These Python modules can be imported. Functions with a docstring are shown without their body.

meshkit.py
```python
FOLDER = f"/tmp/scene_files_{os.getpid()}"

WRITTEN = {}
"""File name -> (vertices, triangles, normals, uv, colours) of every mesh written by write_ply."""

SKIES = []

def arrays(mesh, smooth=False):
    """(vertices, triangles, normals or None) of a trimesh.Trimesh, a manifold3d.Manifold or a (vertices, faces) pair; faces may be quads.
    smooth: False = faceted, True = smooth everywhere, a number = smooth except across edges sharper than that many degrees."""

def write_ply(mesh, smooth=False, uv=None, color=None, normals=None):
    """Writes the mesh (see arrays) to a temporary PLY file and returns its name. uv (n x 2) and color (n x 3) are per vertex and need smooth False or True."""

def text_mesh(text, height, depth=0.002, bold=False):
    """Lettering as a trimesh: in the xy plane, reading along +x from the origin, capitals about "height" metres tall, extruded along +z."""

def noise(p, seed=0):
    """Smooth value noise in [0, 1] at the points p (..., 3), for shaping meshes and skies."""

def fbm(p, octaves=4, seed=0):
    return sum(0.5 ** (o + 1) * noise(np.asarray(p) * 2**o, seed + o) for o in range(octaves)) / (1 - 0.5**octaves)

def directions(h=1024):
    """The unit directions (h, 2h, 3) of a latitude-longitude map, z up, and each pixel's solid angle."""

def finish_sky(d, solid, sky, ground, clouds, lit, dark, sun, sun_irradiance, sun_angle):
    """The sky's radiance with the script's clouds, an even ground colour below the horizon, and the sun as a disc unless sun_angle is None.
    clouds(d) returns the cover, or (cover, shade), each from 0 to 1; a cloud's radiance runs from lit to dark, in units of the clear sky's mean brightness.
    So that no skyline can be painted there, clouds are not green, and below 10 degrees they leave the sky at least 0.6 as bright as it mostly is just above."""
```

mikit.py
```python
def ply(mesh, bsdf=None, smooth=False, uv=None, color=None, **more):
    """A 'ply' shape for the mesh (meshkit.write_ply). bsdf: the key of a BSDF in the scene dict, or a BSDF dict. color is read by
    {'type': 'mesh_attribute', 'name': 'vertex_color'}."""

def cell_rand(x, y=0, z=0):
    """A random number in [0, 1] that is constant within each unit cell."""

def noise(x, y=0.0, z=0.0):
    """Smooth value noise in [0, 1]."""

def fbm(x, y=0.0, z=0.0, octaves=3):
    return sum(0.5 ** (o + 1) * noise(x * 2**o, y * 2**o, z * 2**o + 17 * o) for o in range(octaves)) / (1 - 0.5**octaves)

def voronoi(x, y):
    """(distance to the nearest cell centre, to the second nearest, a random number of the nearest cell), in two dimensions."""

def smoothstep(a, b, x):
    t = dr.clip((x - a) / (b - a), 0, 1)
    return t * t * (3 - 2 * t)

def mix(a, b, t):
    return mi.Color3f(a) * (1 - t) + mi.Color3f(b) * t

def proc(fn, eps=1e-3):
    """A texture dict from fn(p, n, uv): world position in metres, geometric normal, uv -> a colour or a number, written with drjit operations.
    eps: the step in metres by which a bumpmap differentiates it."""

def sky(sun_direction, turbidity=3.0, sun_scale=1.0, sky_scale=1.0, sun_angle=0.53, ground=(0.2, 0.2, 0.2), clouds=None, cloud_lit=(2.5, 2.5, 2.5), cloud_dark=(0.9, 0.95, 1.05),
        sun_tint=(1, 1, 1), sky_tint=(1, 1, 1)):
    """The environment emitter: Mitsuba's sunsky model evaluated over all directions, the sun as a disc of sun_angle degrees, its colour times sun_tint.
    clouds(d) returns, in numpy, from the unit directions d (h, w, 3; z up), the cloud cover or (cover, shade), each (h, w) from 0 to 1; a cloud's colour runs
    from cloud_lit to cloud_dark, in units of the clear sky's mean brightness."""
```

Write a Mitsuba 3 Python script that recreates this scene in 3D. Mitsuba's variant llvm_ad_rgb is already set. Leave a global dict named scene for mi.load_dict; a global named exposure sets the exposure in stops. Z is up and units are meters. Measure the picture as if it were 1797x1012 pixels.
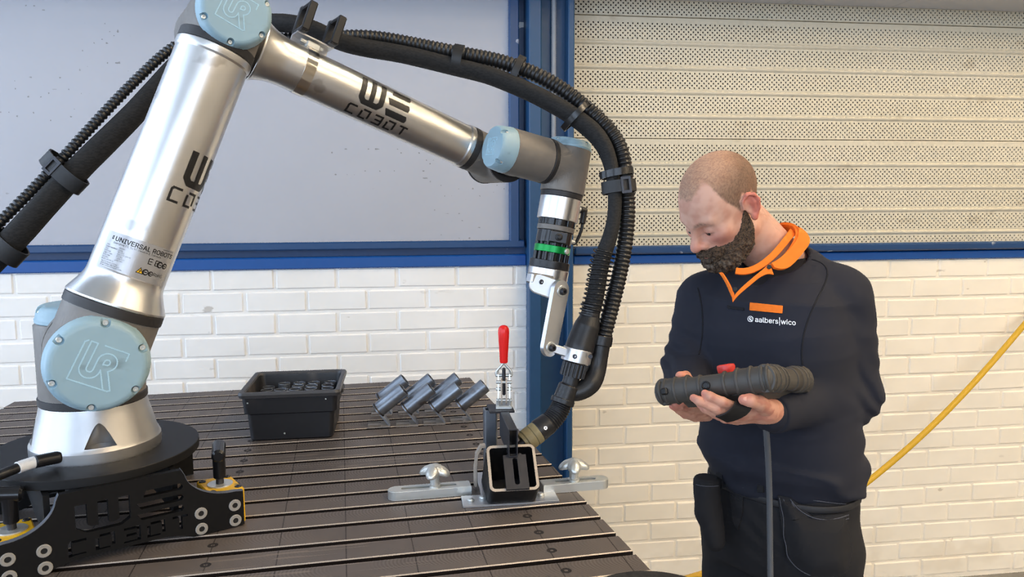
import math, random
import numpy as np, trimesh, manifold3d as m3
import drjit as dr, mitsuba as mi
import mikit, meshkit
from mikit import proc, noise, fbm, cell_rand, smoothstep, mix
from shapely.geometry import Polygon, Point, LineString, MultiPolygon, box as sbox
from shapely.ops import unary_union
from shapely import affinity
from scipy.interpolate import CubicSpline

random.seed(7); rng = np.random.default_rng(7)
T4 = mi.ScalarTransform4f
scene, labels = {}, {}
A = lambda *v: np.array(v, float)
def nrm(v):
    v = np.asarray(v, float); return v / np.linalg.norm(v)

# ------------------------------------------------------------------ camera
F, CAMH = 1360.0, 1.67
_y, _p, _r = np.radians(8.0), np.radians(6.63), np.radians(0.2)
FW = A(np.sin(_y) * np.cos(_p), np.cos(_y) * np.cos(_p), -np.sin(_p))
_rt = A(np.cos(_y), -np.sin(_y), 0); _up = np.cross(_rt, FW)
RT = _rt * np.cos(_r) - _up * np.sin(_r); UP = _up * np.cos(_r) + _rt * np.sin(_r)
CAM = A(0, 0, CAMH); ZV = A(0, 0, 1)
scene['camera'] = {'type': 'perspective', 'fov': float(np.degrees(2 * np.arctan(898.5 / F))), 'fov_axis': 'x', 'near_clip': 0.05, 'far_clip': 60.0,
                   'to_world': T4().look_at(origin=CAM.tolist(), target=(CAM + FW).tolist(), up=UP.tolist())}
# survey helpers: a place in the room from the direction it is seen in and its distance, its height or its distance to the wall
def ray(px, py): return FW + RT * ((px - 898.5) / F) - UP * ((py - 506) / F)
def P(px, py, d): return CAM + ray(px, py) * d
def Zp(px, py, z):
    r = ray(px, py); return CAM + r * ((z - CAMH) / r[2])

# ------------------------------------------------------------------ light
exposure = 0.0
def emit(rgb): return {'type': 'area', 'radiance': {'type': 'rgb', 'value': list(map(float, rgb))}}
DAY = (2.15, 2.8, 3.75)          # daylight in the window panes of the side wall
LAMP = (52.0, 41.0, 27.0)       # warm ceiling battens

# ------------------------------------------------------------------ materials
def lin(r, g, b):
    c = np.array([r, g, b], float) / 255
    return [float(x) for x in np.where(c < 0.04045, c / 12.92, ((c + 0.055) / 1.055) ** 2.4)]
def rgb(c): return {'type': 'rgb', 'value': list(c)}
def pbr(name, col, rough=0.5, metal=0.0, spec=0.5, bump=None, bscale=1.0, tex=None, **kw):
    b = {'type': 'principled', 'base_color': tex if tex is not None else rgb(col), 'roughness': rough, 'metallic': metal, 'specular': spec, **kw}
    if bump is not None: b = {'type': 'bumpmap', 'arbitrary': bump, 'scale': bscale, 'bsdf': b}
    scene[name] = {'type': 'twosided', 'bsdf': b}

def tex_wall(p, n, uv):
    c = mix(lin(238, 236, 232), lin(226, 223, 216), fbm(p.x * 5, p.y * 5, p.z * 5, 3))
    scuff = smoothstep(0.74, 0.80, fbm(p.x * 14 + 3, p.y * 3, p.z * 22, 4)) * smoothstep(0.52, 0.7, noise(p.x * 1.7, 4.0, p.z * 2.3))
    low = smoothstep(0.5, 0.0, p.z) * smoothstep(0.45, 0.75, fbm(p.x * 9, p.y, p.z * 9, 4))
    c = mix(c, lin(150, 140, 125), scuff * 0.55)
    return mix(c, lin(190, 178, 158), low * 0.25)
def tex_wall_warm_lit(p, n, uv): return tex_wall(p, n, uv) * mi.Color3f(1.06, 0.985, 0.855)  # warm lamp light on the right bay, put into the wall colour
def tex_panel(p, n, uv):
    c = mix(lin(176, 177, 183), lin(166, 167, 173), fbm(p.x * 2, p.y, p.z * 2, 3))
    speck = smoothstep(0.93, 0.95, noise(p.x * 75, 2.0, p.z * 75)) * smoothstep(0.70, 0.75, noise(p.x * 5, 5.0, p.z * 5))
    return mix(c, lin(110, 108, 105), speck * 0.7)
def tex_door(p, n, uv):
    c = mix(lin(208, 199, 178), lin(198, 189, 166), fbm(p.x * 3, p.y * 3, p.z * 6, 3))
    st = smoothstep(0.72, 0.82, fbm(p.x * 9, 1.0, p.z * 14, 3))
    return mix(c, lin(165, 150, 125), st * 0.35)
def tex_blue(p, n, uv):
    c = mix(lin(26, 66, 112), lin(22, 57, 98), fbm(p.x * 4, p.y * 4, p.z * 4, 3))
    chip = smoothstep(0.82, 0.84, noise(p.x * 25, p.y * 25, p.z * 40)) * smoothstep(0.62, 0.7, noise(p.x * 5, p.y, p.z * 5))
    return mix(c, lin(200, 205, 210), chip)
_ca, _sa = math.cos(math.radians(4.4)), math.sin(math.radians(4.4))
def tab(p): return p.x * _ca + p.y * _sa, -p.x * _sa + p.y * _ca
def tex_table(p, n, uv):
    x, y = tab(p)
    k = dr.floor((y - 0.012) / 0.0652)
    c = mix(lin(110, 100, 93), lin(90, 82, 78), fbm(x * 6, y * 6, 0, 4))
    c = mix(c, lin(78, 71, 68), 0.6 * smoothstep(0.45, 0.75, fbm(x * 2.3 + 7, y * 2.3, 3, 3)))
    cx = (dr.floor(x / 0.11) + 0.5) * 0.11
    arc = dr.sqrt(dr.square(x - cx - 0.2) + dr.square((y / 0.0652 - k - 0.5) * 0.0652 * 3.0))
    ring = dr.sin(arc * 1150.0) * smoothstep(0.35, 0.7, noise(x * 9, k * 3.1, 1))
    c = c * (1 + 0.16 * ring)
    g = dr.abs((x + 0.006) / 0.0985 - dr.round((x + 0.006) / 0.0985)) * 0.0985
    c = mix(c, lin(40, 33, 30), (1 - smoothstep(0.0006, 0.0012, g)) * 0.75)
    sc = smoothstep(0.78, 0.82, noise(x * 11, y * 260, 2)) * smoothstep(0.5, 0.7, noise(x * 2, y * 9, 8))
    c = mix(c, lin(150, 135, 120), sc * 0.35)
    return mix(lin(34, 27, 24), c, smoothstep(0.3, 0.6, dr.abs(n.z)))  # slat sides darkened: the shade in the grooves is put into the colour
def rough_table(p, n, uv): return 0.40 + 0.18 * fbm(p.x * 12, p.y * 12, 0, 3)
def tex_alu(p, n, uv):
    s = noise(p.x * 30, p.y * 30, p.z * 30)
    w = smoothstep(0.72, 0.8, fbm(p.x * 22 + 5, p.y * 22, p.z * 22, 4))
    return mix(mix(lin(226, 225, 224), lin(214, 213, 211), s), lin(150, 145, 138), w * 0.45)
def tex_cap(p, n, uv):
    c = mix(lin(144, 172, 183), lin(133, 160, 172), fbm(p.x * 14, p.y * 14, p.z * 14, 3))
    return mix(c, lin(96, 112, 118), smoothstep(0.60, 0.82, fbm(p.x * 26, p.y * 26, p.z * 40, 4)) * 0.6)
def tex_housing(p, n, uv):
    return mix(lin(120, 115, 109), lin(106, 101, 96), fbm(p.x * 60, p.y * 60, p.z * 60, 3))
def tex_steel(p, n, uv):
    c = mix(lin(158, 166, 176), lin(112, 114, 120), fbm(p.x * 30, p.y * 30, p.z * 30, 3))
    return mix(c, lin(84, 66, 54), smoothstep(0.6, 0.8, fbm(p.x * 45 + 4, p.y * 45, p.z * 45, 3)) * 0.6)
def tex_yellow(p, n, uv):
    c = mix(lin(226, 178, 20), lin(206, 158, 12), fbm(p.x * 40, p.y * 40, p.z * 40, 3))
    return mix(c, lin(72, 62, 40), smoothstep(0.62, 0.78, fbm(p.x * 70, p.y * 70, p.z * 70, 4)) * 0.7)
def tex_navy(p, n, uv):
    w = dr.sin(p.z * 2600) * dr.sin((p.x + p.y) * 2400)
    c = mix(lin(25, 28, 42), lin(19, 22, 34), fbm(p.x * 10, p.y * 10, p.z * 10, 3))
    return c * (1 + 0.06 * w)
def tex_trouser(p, n, uv):
    return mix(lin(22, 22, 27), lin(16, 16, 20), fbm(p.x * 20, p.y * 20, p.z * 20, 4))
def tex_crate(p, n, uv):
    c = mix(lin(32, 33, 37), lin(26, 27, 30), fbm(p.x * 12, p.y * 12, p.z * 12, 4))
    return mix(c, lin(105, 95, 85), smoothstep(0.62, 0.85, fbm(p.x * 8, p.y * 8, p.z * 4, 4)) * smoothstep(1.22, 1.255, p.z) * 0.55)
def tex_sleeve(p, n, uv):
    return mix(lin(26, 25, 25), lin(15, 15, 15), smoothstep(0.3, 0.7, noise(p.x * 260, p.y * 260, p.z * 420)))
def tex_floor(p, n, uv): return mix(lin(128, 124, 118), lin(104, 100, 95), fbm(p.x * 3, p.y * 3, 0, 4))

pbr('m_wall', None, 0.55, tex=proc(tex_wall), bump=proc(lambda p, n, uv: fbm(p.x * 70, p.y * 70, p.z * 90, 3)), bscale=0.0012)
pbr('m_wall_warm_lit', None, 0.55, tex=proc(tex_wall_warm_lit), bump=proc(lambda p, n, uv: fbm(p.x * 70, p.y * 70, p.z * 90, 3)), bscale=0.0012)
pbr('m_panel', None, 0.42, tex=proc(tex_panel))
pbr('m_door', None, 0.45, tex=proc(tex_door))
pbr('m_blue', None, 0.38, tex=proc(tex_blue))
pbr('m_beam_blue', lin(4, 72, 142), 0.4)
pbr('m_column_blue', lin(26, 66, 102), 0.4)
pbr('m_dark', lin(22, 21, 21), 0.7)
pbr('m_backing', lin(30, 28, 26), 0.9)
pbr('m_floor', None, 0.5, tex=proc(tex_floor))
pbr('m_ceiling', lin(170, 168, 162), 0.8)
pbr('m_room', lin(176, 172, 164), 0.8)
pbr('m_conduit', lin(150, 156, 164), 0.45, spec=0.5)
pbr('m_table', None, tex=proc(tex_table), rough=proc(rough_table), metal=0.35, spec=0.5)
pbr('m_table_edge_lit', lin(176, 164, 152), 0.35, 0.5)  # bare slat edge, its lit chamfer highlight put into the lighter colour
pbr('m_slot', lin(30, 24, 22), 0.7)
pbr('m_alu', None, 0.31, 1.0, tex=proc(tex_alu))
pbr('m_alu_plate', lin(205, 206, 208), 0.32, 0.9)
pbr('m_zinc', lin(214, 216, 212), 0.36, 0.75)
pbr('m_cap', None, 0.42, tex=proc(tex_cap))
pbr('m_cap_line', lin(158, 192, 206), 0.45)
pbr('m_housing', None, 0.5, metal=0.25, tex=proc(tex_housing))
pbr('m_ring', lin(38, 36, 36), 0.5)
pbr('m_black', lin(24, 24, 26), 0.38)
pbr('m_black_gloss', lin(20, 20, 22), 0.22)
pbr('m_powder', lin(17, 17, 18), 0.5, spec=0.35)
pbr('m_rubber', lin(24, 24, 25), 0.48)
pbr('m_conduit_black', lin(22, 22, 23), 0.34)
pbr('m_sleeve', None, 0.8, tex=proc(tex_sleeve), sheen=0.3)
pbr('m_ink', lin(16, 16, 17), 0.4)
pbr('m_sticker', lin(176, 176, 178), 0.3, 0.55)
pbr('m_white', lin(236, 236, 236), 0.5)
pbr('m_green', lin(0, 140, 62), 0.3, 0.45)
pbr('m_red', lin(222, 26, 22), 0.28)
pbr('m_estop', lin(206, 58, 50), 0.35)
pbr('m_yellow', None, 0.45, tex=proc(tex_yellow))
pbr('m_hose_yellow', lin(200, 158, 36), 0.45)
pbr('m_polish', lin(214, 206, 194), 0.12, 1.0)
pbr('m_alu_base', lin(188, 187, 186), 0.40, 1.0)
pbr('m_stand', lin(12, 12, 13), 0.5, spec=0.25)
pbr('m_edge', lin(92, 96, 104), 0.45, 0.3)
pbr('m_plate', lin(150, 140, 130), 0.42, 0.5)
pbr('m_bolt', lin(150, 145, 138), 0.4, 0.6)
pbr('m_crate_rim', lin(60, 60, 62), 0.4)
pbr('m_olive', lin(118, 108, 78), 0.5)
pbr('m_steel', None, 0.32, 0.85, tex=proc(tex_steel))
pbr('m_mill', lin(58, 58, 62), 0.38, 0.6)
pbr('m_cut', lin(176, 164, 150), 0.5, 0.4)
pbr('m_crate', None, 0.42, tex=proc(tex_crate))
pbr('m_navy', None, 0.85, tex=proc(tex_navy), sheen=0.25)
pbr('m_navy_dark', lin(16, 17, 24), 0.9)
pbr('m_trouser', None, 0.85, tex=proc(tex_trouser), sheen=0.15)
pbr('m_thread', lin(74, 76, 84), 0.8)
pbr('m_orange', lin(238, 118, 22), 0.8, sheen=0.2)
pbr('m_belt', lin(36, 36, 39), 0.6)
pbr('m_pendant', lin(66, 62, 57), 0.5)
pbr('m_screen', lin(20, 24, 30), 0.15)
pbr('m_vcol', None, 0.46, tex={'type': 'mesh_attribute', 'name': 'vertex_color'}, spec=0.4)
pbr('m_hair', None, 0.75, tex={'type': 'mesh_attribute', 'name': 'vertex_color'}, spec=0.25)
pbr('m_grey_cable', lin(82, 85, 90), 0.5)
pbr('m_eye', lin(225, 220, 215), 0.15)
pbr('m_iris', lin(36, 36, 38), 0.15)

# ------------------------------------------------------------------ mesh helpers
def free(key):
    if key not in scene and not any(k.startswith(key + '__') for k in scene): return key
    i = 1
    while True:
        k = f'{key}_{i:03d}'
        if k not in scene and not any(q.startswith(k + '__') for q in scene) and k not in labels: return k
        i += 1
def add(key, mesh, mat, smooth=30, label=None, cat=None, group=None, kind=None, **kw):
    key = free(key)
    scene[key] = mikit.ply(mesh, mat, smooth=smooth, **kw)
    tag(key, label, cat, group, kind)
    return key
def tag(key, label=None, cat=None, group=None, kind=None):
    d = {k: v for k, v in (('label', label), ('category', cat), ('group', group), ('kind', kind)) if v}
    if d: labels[key] = {**labels.get(key, {}), **d}
def thing(name, label, cat, group=None):
    key = name; i = 1
    while key in labels or key in scene: key = f'{name}_{i:03d}'; i += 1
    tag(key, label, cat, group); return key
cat_ = trimesh.util.concatenate
def basis(z, x=None):
    z = nrm(z)
    if x is None: x = A(1, 0, 0) if abs(z[0]) < 0.8 else A(0, 1, 0)
    x = nrm(np.asarray(x) - z * np.dot(x, z)); return np.stack([x, np.cross(z, x), z], 1)
def M4(R, o):
    m = np.eye(4); m[:3, :3] = R; m[:3, 3] = o; return m
def lathe(prof, o, axis, n=48, x=None):
    """prof: (r, h) from one end to the other; revolved about axis through o."""
    R = basis(axis, x); prof = np.array(prof, float)
    a = np.arange(n) * 2 * np.pi / n; v, rings = [], []
    for r, h in prof:
        if r < 1e-6: rings.append((len(v), 1)); v.append([0, 0, h])
        else:
            rings.append((len(v), n)); v.extend(np.stack([r * np.cos(a), r * np.sin(a), np.full(n, h)], 1).tolist())
    f = []; i = np.arange(n); j = (i + 1) % n
    for (s0, n0), (s1, n1) in zip(rings[:-1], rings[1:]):
        if n0 == 1 and n1 == 1: continue
        if n0 == 1: f.append(np.stack([np.full(n, s0), s1 + j, s1 + i], 1))
        elif n1 == 1: f.append(np.stack([s0 + i, s0 + j, np.full(n, s1)], 1))
        else: f += [np.stack([s0 + i, s0 + j, s1 + j], 1), np.stack([s0 + i, s1 + j, s1 + i], 1)]
    v = np.array(v) @ R.T + np.asarray(o)
    return trimesh.Trimesh(v, np.vstack(f), process=False)
def cyl(p, q, r, r2=None, n=40, ch=0.0):
    p, q = np.asarray(p, float), np.asarray(q, float); L = np.linalg.norm(q - p); r2 = r if r2 is None else r2
    pr = [(0, 0), (r - ch, 0), (r, ch), (r2, L - ch), (r2 - ch, L), (0, L)] if ch else [(0, 0), (r, 0), (r2, L), (0, L)]
    return lathe(pr, p, q - p, n)
def bx(size, c=(0, 0, 0), ch=0.0, R=None):
    s = np.asarray(size, float) / 2; ch = min(ch, 0.49 * 2 * s.min())
    pts = []
    for sx in (-1, 1):
        for sy in (-1, 1):
            for sz in (-1, 1):
                g = A(sx, sy, sz)
                if ch <= 0: pts.append(g * s)
                else:
                    for k in range(3):
                        d = s - ch; d[k] = s[k]; pts.append(g * d)
    m = trimesh.convex.convex_hull(np.array(pts))
    v = m.vertices if R is None else m.vertices @ np.asarray(R).T
    return trimesh.Trimesh(v + np.asarray(c), m.faces, process=False)
def box2(lo, hi, ch=0.0):
    lo, hi = np.asarray(lo, float), np.asarray(hi, float); return bx(hi - lo, (lo + hi) / 2, ch)
def extr(poly, depth, o=(0, 0, 0), R=None, z0=0.0):
    gs = getattr(poly, 'geoms', [poly]); ms = []
    for g in gs:
        if g.is_empty or g.area < 1e-10: continue
        m = trimesh.creation.extrude_polygon(g, depth, engine='earcut'); ms.append(m)
    m = cat_(ms); v = m.vertices + A(0, 0, z0)
    if R is not None: v = v @ np.asarray(R).T
    return trimesh.Trimesh(v + np.asarray(o), m.faces, process=False)
def man(m): return m3.Manifold(m3.Mesh(np.asarray(m.vertices, np.float32), np.asarray(m.faces, np.uint32)))
def weld(m):
    t = trimesh.Trimesh(m.vertices, m.faces, process=True); t.merge_vertices(); return t
def unman(M):
    q = M.to_mesh(); return trimesh.Trimesh(q.vert_properties[:, :3].astype(float), q.tri_verts.astype(int), process=False)
def cut(a, *bs):
    M = man(weld(a))
    for b in bs: M = M - man(weld(b))
    return unman(M)
def join(*ms):
    M = man(weld(ms[0]))
    for b in ms[1:]: M = M + man(weld(b))
    return unman(M)
def spline(pts, n=100, closed=False):
    pts = np.array(pts, float); t = np.r_[0, np.cumsum(np.linalg.norm(np.diff(pts, axis=0), axis=1) ** 0.7)]
    return CubicSpline(t, pts)(np.linspace(0, t[-1], n))
def resample(pts, step):
    t = np.r_[0, np.cumsum(np.linalg.norm(np.diff(pts, axis=0), axis=1))]; n = max(2, int(t[-1] / step) + 1)
    s = np.linspace(0, t[-1], n); return np.stack([np.interp(s, t, pts[:, k]) for k in range(3)], 1), s
def tube(pts, r, n=12, caps=True, flat=None, ref=None):
    """flat: (a, b) scales of the section along the frame's two axes."""
    pts = np.asarray(pts, float); N = len(pts); r = np.broadcast_to(r, N)
    t = np.gradient(pts, axis=0); t /= np.linalg.norm(t, axis=1, keepdims=True)
    x = A(*ref) if ref is not None else (A(0, 0, 1) if abs(t[0][2]) < 0.9 else A(1, 0, 0))
    a = np.arange(n) * 2 * np.pi / n; v = []
    for i in range(N):
        x = nrm(x - t[i] * np.dot(x, t[i])); y = np.cross(t[i], x)
        fa, fb = (1, 1) if flat is None else flat
        v.append(pts[i] + r[i] * (fa * np.cos(a)[:, None] * x + fb * np.sin(a)[:, None] * y))
    v = np.vstack(v); i = np.arange(n); j = (i + 1) % n
    f = [np.vstack([np.stack([k * n + i, k * n + j, k * n + n + j], 1), np.stack([k * n + i, k * n + n + j, k * n + n + i], 1)]) for k in range(N - 1)]
    if caps:
        v = np.vstack([v, pts[:1], pts[-1:]]); c0, c1 = N * n, N * n + 1
        f += [np.stack([j, i, np.full(n, c0)], 1), np.stack([(N - 1) * n + i, (N - 1) * n + j, np.full(n, c1)], 1)]
    return trimesh.Trimesh(v, np.vstack(f), process=False)
def corrugated(path, r, pitch, amp, n=14, duty=0.5):
    p, s = resample(path, pitch / 5); ph = (s / pitch) % 1
    rr = r - amp * (0.5 - 0.5 * np.tanh(6 * (np.abs(ph - 0.5) - 0.27)))
    return tube(p, r - amp + (r - rr) * 0 + amp * (0.5 + 0.5 * np.tanh(9 * (0.25 - np.abs(ph - 0.5)))), n)
def strip(a, b, th, nn=None):
    """A sheet between the two polylines a and b (same count), th thick along its normal."""
    a, b = np.asarray(a, float), np.asarray(b, float); N = len(a)
    t = np.gradient((a + b) / 2, axis=0); w = b - a
    nv = np.cross(t, w); nv /= np.linalg.norm(nv, axis=1, keepdims=True)
    if nn is not None and np.dot(nv.mean(0), nn) < 0: nv = -nv
    h = nv * th / 2
    ring = np.stack([a + h, b + h, b - h, a - h], 1); v = ring.reshape(-1, 3); f = []
    for k in range(N - 1):
        for q in range(4):
            i0, i1 = k * 4 + q, k * 4 + (q + 1) % 4; f += [[i0, i1, i1 + 4], [i0, i1 + 4, i0 + 4]]
    e = (N - 1) * 4; f += [[0, 2, 1], [0, 3, 2], [e, e + 1, e + 2], [e, e + 2, e + 3]]
    m = trimesh.Trimesh(v, f, process=False); m.fix_normals(); return m
def flatmesh(poly, size=0.004):
    ms = []
    for g in getattr(poly, 'geoms', [poly]):
        if g.area < 1e-9: continue
        v, f = trimesh.creation.triangulate_polygon(g.segmentize(size), engine='earcut')
        v = np.c_[v, np.zeros(len(v))]; v, f = trimesh.remesh.subdivide_to_size(v, f, size); ms.append(trimesh.Trimesh(v, f, process=False))
    return cat_(ms)
def on_cyl(poly, o, axis, r, x0, off=0.0005, along=True, size=0.004):
    """Print on a tube: polygon x runs along the axis (along) or around it; x0 = the radial direction under the polygon's origin."""
    m = flatmesh(poly, size); R = basis(axis, x0); v = m.vertices
    if along: h, s = v[:, 0], -v[:, 1]
    else: h, s = v[:, 1], v[:, 0]
    a = s / r; w = np.stack([(r + off) * np.cos(a), (r + off) * np.sin(a), h], 1)
    return trimesh.Trimesh(w @ R.T + np.asarray(o), m.faces, process=False)
_tp = {}
def text_poly(s, h, bold=False):
    """Lettering as flat polygons, capitals h high, starting at the origin."""
    k = (s, bold)
    if k not in _tp:
        m = meshkit.text_mesh(s, 1.0, depth=0.01, bold=bold)
        tri = m.triangles[(m.face_normals[:, 2] > 0.9)]
        _tp[k] = unary_union([Polygon(t[:, :2]).buffer(1e-4) for t in tri]).simplify(0.004)
    return affinity.scale(_tp[k], h, h, origin=(0, 0))
def screw_cap(o, axis, r, h=0.004):
    """Button head with a hex socket."""
    head = lathe([(0, 0), (r, 0), (r, h * 0.5), (r * 0.8, h), (r * 0.42, h), (r * 0.42, h * 0.35), (0, h * 0.35)], o, axis, 18)
    return head

# ------------------------------------------------------------------ the room
WY = 2.95
add('floor', box2((-3.4, -6.2, -0.12), (7.2, 3.3, 0.0)), 'm_floor', False, kind='structure')
add('ceiling', box2((-3.4, -6.2, 5.0), (7.2, 3.3, 5.1)), 'm_ceiling', False, kind='structure')
add('wall_right', box2((7.0, -6.0, 0), (7.2, 3.3, 5.0)), 'm_room', False, kind='structure')
add('wall_front', cat_([box2((-3.4, -6.2, 0), (7.2, -6.0, 1.0)), box2((-3.4, -6.2, 4.2), (7.2, -6.0, 5.0)), box2((-3.4, -6.2, 1.0), (-2.4, -6.0, 4.2)), box2((2.4, -6.2, 1.0), (7.2, -6.0, 4.2))]), 'm_room', False, kind='structure')
# side wall with a band of windows
piers = [(-6.0, -5.2), (-2.75, -2.55), (-0.1, 0.1), (2.7, 3.3)]
wl = [box2((-3.4, -6.0, 0), (-3.2, 3.3, 0.7)), box2((-3.4, -6.0, 4.3), (-3.2, 3.3, 5.0))]
wl += [box2((-3.4, a, 0.7), (-3.2, b, 4.3)) for a, b in piers]
add('wall_left', cat_(wl), 'm_room', False, kind='structure')
for k in range(3):
    y0, y1 = piers[k][1], piers[k + 1][0]
    wk = f'window_{k + 1}'; tag(wk, kind='structure')
    fr = [box2((-3.36, y0, z), (-3.26, y1, z + 0.06)) for z in (0.70, 2.45, 4.24)] + [box2((-3.36, y, 0.7), (-3.26, y + 0.06, 4.3)) for y in (y0, (y0 + y1) / 2 - 0.03, y1 - 0.06)]
    add(wk + '__frame', cat_(fr), 'm_conduit', False)
    for z0, z1 in ((0.76, 2.45), (2.51, 4.24)):
        for ya, yb in ((y0 + 0.06, (y0 + y1) / 2 - 0.03), ((y0 + y1) / 2 + 0.03, y1 - 0.06)):
            q = trimesh.Trimesh([[-3.31, ya, z0], [-3.31, yb, z0], [-3.31, yb, z1], [-3.31, ya, z1]], [[0, 1, 2], [0, 2, 3]], process=False)
            add(wk + '__pane', q, 'm_white', False, emitter=emit(DAY))
tag('window_4', kind='structure')
add('window_4__frame', cat_([box2((x, -6.16, 1.0), (x + 0.06, -6.06, 4.2)) for x in (-2.4, -0.83, 0.77, 2.34)] + [box2((-2.4, -6.16, z), (2.4, -6.06, z + 0.06)) for z in (1.0, 4.14)]), 'm_conduit', False)
for x0, x1 in ((-2.34, -0.83), (-0.77, 0.77), (0.83, 2.34)):
    add('window_4__pane', trimesh.Trimesh([[x0, -6.11, 1.06], [x1, -6.11, 1.06], [x1, -6.11, 4.14], [x0, -6.11, 4.14]], [[0, 2, 1], [0, 3, 2]], process=False), 'm_white', False, emitter=emit(DAY))
# ceiling battens
for bx0 in (1.7, 3.7, 5.7):
    for by0 in (-3.6, -1.2, 1.0):
        lk = thing('ceiling_lamp', 'long white batten lamp hung under the hall ceiling', 'lamp', 'batten lamps under the ceiling')
        add(lk + '__housing', box2((bx0 - 0.09, by0 - 0.75, 4.24), (bx0 + 0.09, by0 + 0.75, 4.32), 0.01), 'm_white', False)
        for d in (-0.5, 0.5): add(lk + '__hanger', cyl((bx0, by0 + d, 4.3), (bx0, by0 + d, 5.0), 0.006, n=8), 'm_conduit', False)
        add(lk + '__diffuser', box2((bx0 - 0.08, by0 - 0.74, 4.215), (bx0 + 0.08, by0 + 0.74, 4.238), 0.006), 'm_white', False, emitter=emit(LAMP))

# back wall: painted bricks with shallow joints
wb = 'wall_back'; tag(wb, kind='structure')
add(wb + '__mortar', box2((-3.2, WY + 0.004, 0), (0.56, WY + 0.10, 1.42)), 'm_wall', False)
add(wb + '__mortar', box2((0.56, WY + 0.004, 0), (7.0, WY + 0.10, 1.42)), 'm_wall_warm_lit', False)
def brick(seed):
    r = np.random.default_rng(seed)
    m = bx((0.2155, 0.05, 0.0735), ch=0.0045)
    m.vertices = m.vertices + (meshkit.noise(m.vertices * 31 + seed * 7.3, seed) - 0.5)[:, None] * A(0.005, 0.003, 0.004)
    return m
bricks = [mikit.ply(brick(i), 'm_wall', smooth=False) for i in range(6)]
bricks_warm_lit = [{**b, 'bsdf': {'type': 'ref', 'id': 'm_wall_warm_lit'}} for b in bricks]  # right bay copies carrying the warm light in their colour
def project(p):
    v = np.asarray(p) - CAM; d = v @ FW; return 898.5 + F * (v @ RT) / d, 506 - F * (v @ UP) / d, d
spots = []
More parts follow.
